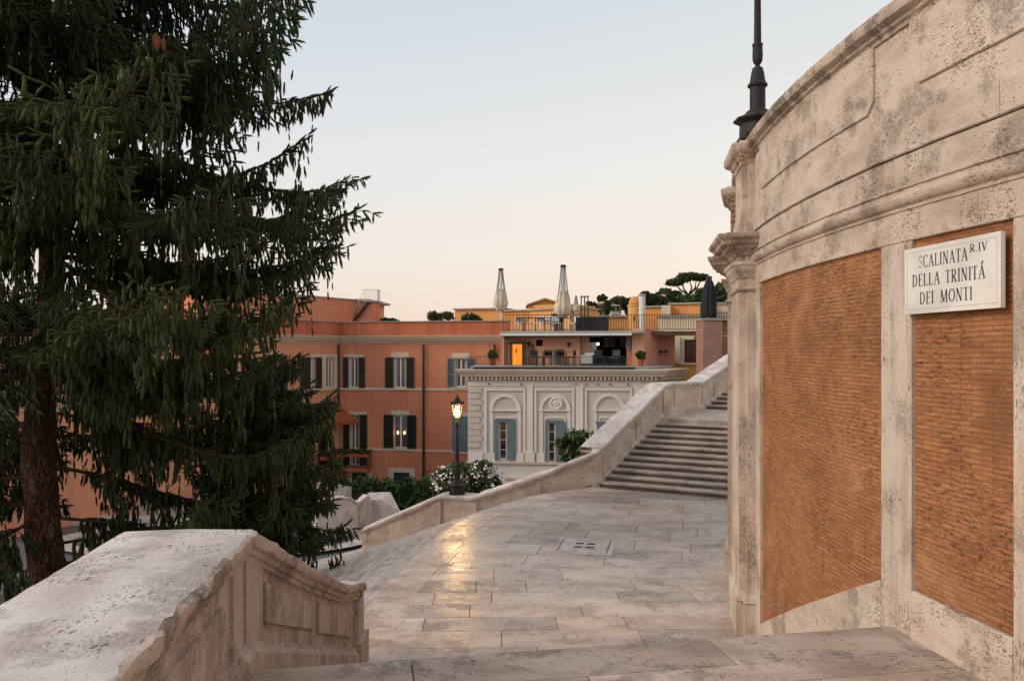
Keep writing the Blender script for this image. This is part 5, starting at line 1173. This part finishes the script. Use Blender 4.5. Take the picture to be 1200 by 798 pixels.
# ================================================================== TREES AND PLANTS
def leafquads(C, size, asp=1.6, up=.0):
    n = len(C); d = rng.normal(size=(n,3)); d[:,2] += up; d /= np.linalg.norm(d,axis=1)[:,None]
    e = rng.normal(size=(n,3)); e -= (e*d).sum(1)[:,None]*d; e /= np.linalg.norm(e,axis=1)[:,None]
    s = size*rng.uniform(.6,1.3,n)[:,None]; d = d*s*asp/2; e = e*s/2
    V = np.stack([C-d, C+e, C+d, C-e], 1).reshape(-1,3); F = np.arange(4*n).reshape(-1,4); return V, F
def cloud(ell, nclump, per, csize, hollow=.55):
    """leaf centres in clumps through a union of ellipsoids [(centre, radii)]"""
    out = []; tone = []
    w_ = np.array([r[0]*r[1]*r[2] for c, r in ell])**.67; w_ /= w_.sum()
    for i in range(nclump):
        c, r = ell[rng.choice(len(ell), p=w_)]; v = rng.normal(size=3); v /= np.linalg.norm(v); k = rng.uniform(hollow,1)
        p = np.array(c)+v*np.array(r)*k; out.append(p+rng.normal(size=(per,3))*csize*np.array([1,1,.7])); t = rng.uniform(0,1)
        tone.append(np.clip(t+rng.normal(size=per)*.15,0,1))
    return np.concatenate(out), np.concatenate(tone)
def crown(name, ell, nclump, per, csize, leafsize, mat, parent, asp=1.6, up=0):
    C, T = cloud(ell, nclump, per, csize); V, F = leafquads(C, leafsize, asp, up); return npmesh(name, V, F, M[mat], parent, attr=np.repeat(T,4))
def tree(name, label, loc, ell, trunk, nclump, per, csize, leafsize, mat='far', group=None, cat='tree'):
    root = empty(name, loc, label, cat, group); m = MB()
    for pts, r0, r1 in trunk: n = len(pts); m.tube(pts, [r0+(r1-r0)*i/(n-1) for i in range(n)], 6)
    m.build('trunk', M['farbark'], root); crown('crown', ell, nclump, per, csize, leafsize, mat, root); return root
def Q(px, py, Y): return np.array(P(px, py, Y))
G = 'trees on the far hill'
def hilltree(px, ytop, ybot, wpx, Y, label, mat='far', n=70, name='tree'):
    c = Q(px,(ytop+ybot)/2,Y); rx = wpx/2*Y/FX*1.12; rz = (ybot-ytop)/2*Y/FX*1.12; b = Q(px,ybot+6,Y)
    ell = [(c, (rx*.75,rx*.75,rz*.8))]+[(c+np.array([rng.uniform(-.5,.5)*rx, rng.uniform(-.5,.5)*rx, rng.uniform(-.5,.6)*rz]), (rx*.45,rx*.45,rz*.42)) for _ in range(4)]
    tree(name, label, tuple(b), ell, [([tuple(b), tuple(c)], .25, .08)], n, 26, min(rx,rz)*.17, .34, mat, G)
hill = [(695,355,368,12,122,'small dark tree at the left end of the hill skyline','fardark'),(705,343.5,356,9,130,'pointed cypress like tree above the pale peach house','fardark'),
 (727,347,362,20,135,'round bright green tree between the far houses and the dome','far'),(718,350,362,12,132,'pale green bushy tree behind the small cream house','far'),(736,352,368,14,118,'dark spreading tree just left of the small dome','fardark'),
 (765,344,366,16,124,'dark feathery tree right of the flue','fardark'),(773,346,368,14,120,'dense brownish green tree next to the grey far house','fardark'),(779,338.5,350,22,135,'bright green round crown rising behind the pink villa','far'),
 (790,341,358,16,118,'dark tree partly hiding the pink villa','fardark'),(799,346,362,18,116,'mid green tree beneath the umbrella pine','far'),(810,345,362,16,114,'pale green bush beneath the right side of the umbrella pine','far'),
 (823,336,362,20,116,'broad green tree left of the furled dark parasol','far'),(842,330,362,26,112,'large green tree right of the furled dark parasol','far'),(860,328,362,26,114,'large green tree hidden mostly by the stone pier','far'),(712,352,368,10,117,'tiny pale tree between the peach and cream far houses','far'),(756,341,352,10,132,'slim dark tree tip just right of the flue top','fardark'),(785,349,364,12,113,'low dark bush in front of the pink villa','fardark'),(833,341,362,14,111,'pale tree behind the furled dark parasol','far'),(748,360,372,20,114,'low dark shrubbery under the dome wall','fardark')]
for h in hill: hilltree(*h)
# umbrella pine
c = Q(806,352,118); root = empty('umbrella_pine', tuple(Q(808,362,118)), 'umbrella pine with flat spreading crowns on the hill skyline', 'tree')
m = MB()
fork = Q(807,346,118)
for tip in ((790,331),(799,330),(808,328),(816,327),(822,325)):
    t_ = Q(tip[0],tip[1],118+rng.uniform(-1,1)); mid = (fork+t_)/2+np.array([(.4 if tip[0] > 807 else -.2),0,-.1]); m.tube([tuple(fork),tuple(mid),tuple(t_)], [.16,.12,.06], 5)
m.tube([tuple(Q(809,364,118)),tuple(Q(808,354,118)),tuple(fork)], [.3,.24,.18], 6); m.build('trunk', M['farbark'], root)
ell = [(Q(791,331.5,118),(1.25,1.3,.42)),(Q(800,327.5,118),(1.1,1.4,.40)),(Q(807,323.8,118),(1.5,1.5,.42)),(Q(816,325,118),(1.2,1.4,.42)),(Q(822,325.5,118),(.9,1.1,.35)),(Q(785,331,118),(.5,.7,.3))]
crown('crown', ell, 330, 30, .16, .22, 'far', root)

def bush(name, label, c, rad, n, per, cs, ls, mat='leaf', flowers=0, cat='shrub', group=None, asp=2.6, fmat='flower', fs=.09):
    root = empty(name, (c[0],c[1],c[2]-rad[2]), label, cat, group); c = np.array(c)
    ell = [(c, tuple(np.array(rad)*.8))]+[(c+rng.uniform(-.5,.5,3)*np.array(rad), tuple(np.array(rad)*rng.uniform(.4,.6))) for _ in range(6)]
    m = MB()
    for k in range(7):
        a = 2*PI*k/7; m.tube([(c[0]+.06*math.cos(a),c[1]+.06*math.sin(a),c[2]-rad[2]*1.1),(c[0]+rad[0]*.35*math.cos(a),c[1]+rad[1]*.35*math.sin(a),c[2]),(c[0]+rad[0]*.6*math.cos(a+.3),c[1]+rad[1]*.6*math.sin(a+.3),c[2]+rad[2]*.5)], [.03,.02,.008], 5)
    m.build('stem', M['twig'], root)
    for k in range(9): a = rng.uniform(0,2*PI); u_ = rng.uniform(.2,1); ell.append((c+np.array([rad[0]*math.cos(a)*u_, rad[1]*math.sin(a)*u_, rad[2]*rng.uniform(.3,1.0)]), (rad[0]*.12, rad[1]*.12, rad[2]*.35)))
    crown('foliage', ell, int(n*1.25), per, cs, ls, mat, root, asp, .6)
    if flowers:
        C, T = cloud([(c, r_*1.38) for c, r_ in [(np.array(c), np.array(r)) for c, r in ell]], flowers*3, 4, .06, .9); V, F = leafquads(C, fs, 1.0); npmesh('blossom', V, F, M[fmat], root)
    return root
bush('oleander', 'white flowering oleander to the left of the lit lamp', Q(528,563,24.5), (.58,.5,.46), 120, 20, .09, .075, 'oleander', 46)
bush('oleander', 'white flowering oleander to the right of the lit lamp', Q(561,564,24.0), (.72,.5,.43), 130, 20, .09, .075, 'oleander', 48)
bush('laurel_bush', 'plain green bush behind the parapet where it starts to climb', Q(673,527,24.5), (.50,.5,.50), 90, 20, .08, .09, 'leaf', 0)
for px, py, r_, l in ((422,585,.95,'first dark green bush of the hedge, nearest the small balcony'),(445,580,1.0,'second bush of the hedge, above the stone block'),(465,582,1.0,'middle bush of the hedge under the dark window'),(487,584,1.05,'fourth bush of the hedge left of the downpipe foot'),(505,588,.9,'last bush of the hedge close to the far parapet'),(395,582,.8,'hedge bush hidden partly by spruce tips')):
    bush('hedge_shrub', l, Q(px,py,36), (r_,r_*.8,r_*.75), 120, 22, .13, .12, 'leaf', 0, 'shrub', 'hedge below the orange building')
def potplant(c, r, label, h=.35, mat='leaf'):
    root = empty('potted_plant', c, label, 'potted plant'); m = MB(); m.lathe(c, [(r*.55,0),(r*.85,h*.9),(r*.95,h*.92),(r*.95,h),(r*.7,h)], 12); m.build('pot', M['pot'], root)
    crown('foliage', [(np.array(c)+np.array([0,0,h+r*1.0]), (r*1.1,r*1.1,r*1.0))], 60, 18, r*.18, .07, mat, root, 1.4)
potplant(FH.pt(H(583.5),1.3,dz), .22, 'clipped round bush in a red pot at the left end of the terrace'); potplant(FH.pt(H(752),1.2,dz), .21, 'round bush in a red pot in front of the peach pillar')
# window boxes on the balcony
for k, (F_, u) in enumerate(((FO,FO.U(405)),(FO,FO.U(418)),(FO,FO.U(431)),(FW,uW-.9),(FW,uW-2.2))):
    c = F_.pt(u,.92,bz+.80); lab = ['flower box on the balcony corner','flower box in the middle of the balcony front','flower box at the right end of the balcony','flower box on the balcony side near the awning','flower box at the far left of the balcony side'][k]
    root = empty('flower_box', c, lab, 'flower box', 'flower boxes on the balcony railing'); m = MB(); F_.box(m,u-.35,u+.35,.86,1.04,bz+.72,bz+.92); m.build('box', M['pot'], root)
    crown('leaves', [(np.array([c[0],c[1],bz+1.0]),(.4,.15,.16))], 40, 12, .05, .07, 'leaf', root); C, T = cloud([(np.array([c[0],c[1],bz+1.05]),(.4,.17,.16))], 14, 3, .03, .9); V, F = leafquads(C, .06, 1); npmesh('blossom', V, F, M['flower' if k == 3 else 'redflower'], root)
# roof garden greenery
for px0, px1, yt, Y, lab in ((444,470,373,50,'low green planting along the orange roof edge, left stretch'),(500,520,367,52,'dark small leaved tree tops peeping over the orange roof'),(518,532,366,53,'pale dry tree top peeping over the orange roof edge'),(536,566,368.5,54,'green planting in front of the low ochre wall')):
    a = Q((px0+px1)/2, yt+5, Y); rx = (px1-px0)/2*Y/FX; bush('roof_plant', lab, tuple(a), (rx,.4,.26), 60, 14, .08, .09, 'far', 0, 'plant')
potplant(FH.pt(H(648),-1.6,zd), .32, 'round dark bush in a pot behind the deck railing', .4, 'fardark')
bush('climbing_plant', 'yellow green creeper hanging beside the maroon opening', Q(819.5,402,43.3), (.18,.15,.55), 40, 14, .06, .08, 'far', 0, 'plant')

# ------------------------------------------------------------------ the spruces
def shoot_template(L=.22, n=15, nl=.039, w=.018, rad=.022):
    V = []; F = []
    for k in range(4): a = PI*k/2; V.append((rad*.6*math.cos(a), rad*.6*math.sin(a), 0))
    for k in range(4): a = PI*k/2+.4; V.append((rad*math.cos(a), rad*math.sin(a), L*.6))
    V.append((0,0,L))
    for k in range(4): F += [(k,(k+1)%4,4+k),((k+1)%4,4+(k+1)%4,4+k),(4+k,4+(k+1)%4,8)]
    for i in range(n):
        t = (i+.3)/n; a = i*2.39996; z_ = L*t*.93; ln = nl*(1-.3*t); ca, sa = math.cos(a), math.sin(a); r0 = rad*.4
        b = len(V); V += [(r0*ca-w/2*sa, r0*sa+w/2*ca, z_), (r0*ca+w/2*sa, r0*sa-w/2*ca, z_), (ln*ca, ln*sa, z_+ln*1.1)]; F.append((b,b+1,b+2))
    return np.array(V), np.array(F)
SV, SF = shoot_template()
def place(P0, D, S, tone):
    """copies of the shoot template: positions, directions, scales"""
    n = len(P0); D = D/np.linalg.norm(D,axis=1)[:,None]; h = rng.normal(size=(n,3)); A_ = np.cross(D,h); A_ /= np.linalg.norm(A_,axis=1)[:,None]; B_ = np.cross(D,A_)
    V = (P0[:,None,:]+S[:,None,None]*(SV[None,:,0,None]*A_[:,None,:]+SV[None,:,1,None]*B_[:,None,:]+SV[None,:,2,None]*D[:,None,:])).reshape(-1,3)
    F = (np.arange(n)[:,None,None]*len(SV)+SF[None]).reshape(-1,3); return V, F, np.repeat(tone,len(SV))
def spruce(loc, label, ztip, zlow, Rz, trunk_r, lean=(0,0), step=.5, branches=6, dens=1.0, cones=0, hide=lambda a, z: 1.0, seed=1, droopy=1.0):
    r = random.Random(seed); X, Y, Z = loc; root = empty('spruce_tree', loc, label, 'tree'); PP = []; DD = []; SS = []; TT = []
    tx = lambda z: (X+lean[0]*(z-Z)+.12*math.sin(z*.9), Y+lean[1]*(z-Z))
    m = MB(); zz = [Z-.4+(ztip-Z+.4)*i/26 for i in range(27)]; pts = [(*tx(z), z) for z in zz]; rad = [max(.03, trunk_r*(1+.5*max(0,1-(z-Z)/1.2))*(1-(z-Z)/(ztip-Z+.01)*.93)) for z in zz]
    m.tube(resample(pts,.12), np.interp(np.linspace(0,1,len(resample(pts,.12))), np.linspace(0,1,27), rad).tolist(), 22)
    for i, v in enumerate(m.v):
        p = Vector(v); c = Vector((*tx(v[2]), v[2])); d = p-c; f = 1+.16*noise.noise(Vector((p.x*5,p.y*5,p.z*1.1)))+.10*noise.noise(p*9); m.v[i] = tuple(c+d*f)
    m.build('trunk', M['bark'], root, smooth=True)
    bm_ = MB(); tw = MB(); z = zlow
    def add(p, d, s, t): PP.append(p); DD.append(d); SS.append(s); TT.append(t)
    while z < ztip-.4:
        nb = branches+r.choice((-1,0,1))
        for k in range(nb):
            az = 2*PI*(k+r.uniform(-.3,.3))/nb+z*2.1; zb_ = z+r.uniform(-.9,.9)*step; L = Rz(zb_, az)*r.choice((r.uniform(.55,.9), r.uniform(.85,1.0), r.uniform(.92,1.0))); keep = hide(az, zb_)
            if L < .3 or r.random() > keep: continue
            keep = 1
            tb = r.uniform(.1,.9); rise = r.uniform(-.22,.34); cx, cy = tx(zb_); ca, sa = math.cos(az), math.sin(az); bend = r.uniform(-.25,.25)
            def pos(s):
                a = az+bend*s*s; return Vector((cx+math.cos(a)*L*s, cy+math.sin(a)*L*s, zb_+L*(rise*s-.30*droopy*s*s+.36*s**4)))
            n = max(5, int(L/.3)); bm_.tube([pos(i/n) for i in range(n+1)], [max(.008,.05*(L/5)*(1-i/n*.85)) for i in range(n+1)], 5, False)
            s = .16
            while s < 1.0:
                p = pos(s); d = (pos(min(1,s+.02))-pos(s-.02)).normalized(); side = Vector((-d.y,d.x,0)).normalized()
                for sg in (-1, 1):
                    if r.random() > keep: continue
                    l2 = (.38+.95*(1-s)**.7*min(1,s*3))*min(1,L/3)*r.uniform(.6,1.15); ang = R(r.uniform(45,72)); d2 = (d*math.cos(ang)+side*sg*math.sin(ang)).normalized()
                    droop = r.uniform(.25,.8); m2 = max(2, int(l2/.16)); q = p.copy(); pts2 = [p.copy()]
                    for j in range(m2):
                        dd = (d2+Vector((0,0,-droop*(j/m2)))).normalized(); q = q+dd*l2/m2; pts2.append(q.copy()); t = min(1,max(0,tb+r.uniform(-.3,.3)))
                        # needled shoots hang like fingers from the side twig
                        down = Vector((r.uniform(-.28,.28),r.uniform(-.28,.28),-1.0)); q2 = q-dd*.08+Vector((r.uniform(-.06,.06),r.uniform(-.06,.06),-.02))
                        if r.random() < .5*dens: add(tuple(q2), tuple(down+Vector((r.uniform(-.3,.3),r.uniform(-.3,.3),0))), r.uniform(.75,1.4), t)
                        if True: add(tuple(q), tuple(down+dd*r.uniform(0,.55)), r.uniform(.75,1.35), t)
                        if r.random() < .55*dens: add(tuple(q), tuple(dd+side*sg*.25+Vector((0,0,-.25))), r.uniform(.7,1.1), t)
                        if r.random() < .034*dens:                    # heavy hanging tassel
                            h_ = r.uniform(.5,1.0)
                            for e in range(int(26*h_)+6):
                                f = r.random(); wd = .17*(1-.6*f); add((q.x+r.gauss(0,wd*.6), q.y+r.gauss(0,wd*.6), q.z-.05-f*h_), (r.uniform(-.22,.22), r.uniform(-.22,.22), -1.0), r.uniform(.75,1.15), min(1,max(0,t+r.uniform(-.2,.2))))
                        if r.random() < .06*dens:                     # long pendulous string
                            a = q.copy(); h_ = r.randint(2,7)
                            for e in range(h_): add(tuple(a), tuple(down*1.0+Vector((r.uniform(-.12,.12),r.uniform(-.12,.12),-.3))), r.uniform(.62,.9), t*.7); a = a+Vector((down.x*.05,down.y*.05,-.19))
                    add(tuple(q), tuple((d2+Vector((0,0,-.1))).normalized()), r.uniform(.8,1.15), min(1,tb+.2))
                    if l2 > .4: tw.tube(pts2, [.010]+[.006]*(len(pts2)-1), 3, False)
                add(tuple(p), tuple(d+Vector((r.uniform(-.3,.3),r.uniform(-.3,.3),r.uniform(-.1,.5)))), r.uniform(.6,.9), tb)
                s += .135/L
            e = pos(1.0); de = (pos(1)-pos(.93)).normalized()
            for j in range(5): add(tuple(e-de*.10*j), tuple(de+Vector((r.uniform(-.75,.75),r.uniform(-.75,.75),r.uniform(0,.55)))), r.uniform(.6,.95), min(1,tb+.3))
            add(tuple(e), tuple(de+Vector((0,0,.15))), 1.0, 1)
        z += step*r.uniform(.85,1.15)
    bm_.add(tw.v, tw.f); bm_.build('branches', M['twig'], root)
    V, F, T = place(np.array(PP), np.array(DD), np.array(SS), np.array(TT)); npmesh('crown', V, F, M['needle'], root, attr=T); print('SHOOTS', len(PP), 'tris', len(F))
    return root
tgt = [(-5.3,3.0),(-4,3.4),(-3,4.5),(-2,4.7),(-1.0,4.6),(-.2,4.2),(.9,5.1),(1.9,5.6),(2.8,5.0),(3.6,5.5),(4.4,5.2),(5.2,4.6),(6.0,4.1),(7.5,3.6),(10,2.6),(13,.6)]
def Rbig(z, az): return float(np.interp(z-.65, [a for a,_ in tgt], [b for _,b in tgt]))*(1.06 if math.cos(az) > .3 else .92)
def hideb(az, z):
    back = math.sin(az); k = 1.0 if back < .35 else .42
    a = (az+PI) % (2*PI)-PI; toward = abs((a+R(58)+PI) % (2*PI)-PI)
    if z < -.5 and toward < R(30): return 0
    if z < -1.6 and toward < R(42): return .22
    if z < -2.0: k *= .8
    if math.cos(az) < -.35: k *= .6
    if z > 7.6: k *= .35
    return k
sp1 = spruce((-8.2,14.0,-5.3), 'huge weeping spruce with a thick bare trunk filling the left of the view', 13.0, -3.7, Rbig, .31, step=.56, branches=8, hide=hideb, seed=2, droopy=1.12)
sp2 = spruce((-4.65,15.6,-5.3), 'smaller dark spruce with drooping boughs just behind the end of the near parapet', -.0, -3.4, lambda z, az: float(np.interp(z, [-4.2,-3.4,-2.6,-1.0,.2], [1.0,1.4,1.55,1.25,.5])), .17, step=.40, branches=7, seed=9, droopy=1.3)
# cones on the big spruce
for k, (px, py, Y, n, dn) in enumerate(((186,42,10.6,7,'cluster of brown cones hanging high on the near spruce bough'),(94,178,10.4,4,'cluster of green cones hanging left on the near spruce bough'))):
    c = Vector(P(px,py,Y)); m = MB()
    for j in range(n):
        o_ = Vector((rng.uniform(-.10,.10), rng.uniform(-.08,.08), rng.uniform(-.10,.08))); q = c+o_
        prof = [(.004,0),(.02,-.015),(.028,-.05),(.026,-.09),(.018,-.13),(.004,-.15)]; m.lathe(tuple(q), prof, 8)
    m.rough(.003, 60); m.build('cone_cluster', M['cone'] if k == 0 else plain('green cone', (.12,.13,.03), .7, .2), sp1)
# ================================================================== CAMERA, SKY, SUN
w = bpy.data.worlds.new('World'); scn.world = w; w.use_nodes = True; nt = w.node_tree; bg = nt.nodes['Background']
sky = nt.nodes.new('ShaderNodeTexSky'); sky.sky_type = 'NISHITA'; sky.sun_disc = False
SUN_EL, SUN_ROT = R(12), R(-106)
sky.sun_elevation = SUN_EL; sky.sun_rotation = SUN_ROT; sky.air_density = 1.0; sky.dust_density = 2.0; sky.ozone_density = 1.5
# dusk gradient of the real sky: milky blue above, peach along the horizon
tc = nt.nodes.new('ShaderNodeTexCoord'); sp = nt.nodes.new('ShaderNodeSeparateXYZ'); nt.links.new(tc.outputs['Generated'], sp.inputs[0])
rp = nt.nodes.new('ShaderNodeValToRGB'); e = rp.color_ramp.elements
K_ = 1/(2**.64)/.893
stops = [(0,(.89,.68,.54)),(.04,(.90,.715,.58)),(.11,(.90,.785,.69)),(.22,(.81,.79,.765)),(.40,(.65,.69,.725)),(.7,(.62,.67,.74)),(1,(.60,.65,.73))]
stops = [(p, tuple(x*K_ for x in c)) for p, c in stops]
while len(e) > 1: e.remove(e[-1])
for i, (p, c) in enumerate(stops):
    x = e[0] if i == 0 else e.new(p); x.position = p; x.color = (*c, 1)
nt.links.new(sp.outputs[2], rp.inputs[0])
sc = nt.nodes.new('ShaderNodeVectorMath'); sc.operation = 'SCALE'; nt.links.new(rp.outputs[0], sc.inputs[0]); sc.inputs['Scale'].default_value = 9.6
mx = nt.nodes.new('ShaderNodeMix'); mx.data_type = 'RGBA'; mx.inputs[0].default_value = .93
r2 = nt.nodes.new('ShaderNodeValToRGB'); ad = nt.nodes.new('ShaderNodeMath'); ad.operation = 'MULTIPLY_ADD'; nt.links.new(sp.outputs[0], ad.inputs[0]); ad.inputs[1].default_value = .5; ad.inputs[2].default_value = .5; nt.links.new(ad.outputs[0], r2.inputs[0])
r2.color_ramp.elements[0].position = .25; r2.color_ramp.elements[0].color = (.90,.945,1,1); r2.color_ramp.elements[1].position = .72; r2.color_ramp.elements[1].color = (1.06,1.04,1.0,1)
ml = nt.nodes.new('ShaderNodeVectorMath'); ml.operation = 'MULTIPLY'; nt.links.new(sc.outputs[0], ml.inputs[0]); nt.links.new(r2.outputs[0], ml.inputs[1])
nt.links.new(sky.outputs[0], mx.inputs[6]); nt.links.new(ml.outputs[0], mx.inputs[7]); nt.links.new(mx.outputs[2], bg.inputs[0])
bg.inputs[1].default_value = .10
s = bpy.data.lights.new('sun', 'SUN'); s.energy = 1.4; s.angle = R(30); s.color = (1, .87, .74); so = bpy.data.objects.new('sun', s); COL.objects.link(so)
az = R(-106); el = R(28); d = Vector((math.sin(az)*math.cos(el), math.cos(az)*math.cos(el), math.sin(el)))
so.rotation_euler = d.to_track_quat('Z', 'Y').to_euler()
cam = bpy.data.cameras.new('camera'); cam.sensor_width = 36; cam.lens = 36*FX/1200; cam.shift_y = 12/1200; cam.clip_end = 3000; cam.clip_start = .05
cobj = bpy.data.objects.new('camera', cam); COL.objects.link(cobj); cobj.location = (0,0,0); cobj.rotation_euler = (R(90),0,0); scn.camera = cobj
scn.cycles.max_bounces = 6; scn.cycles.diffuse_bounces = 3; scn.cycles.glossy_bounces = 2; scn.cycles.transparent_max_bounces = 8
scn.view_settings.view_transform = 'Standard'; scn.view_settings.look = 'None'; scn.view_settings.exposure = 0.68; scn.view_settings.gamma = 1
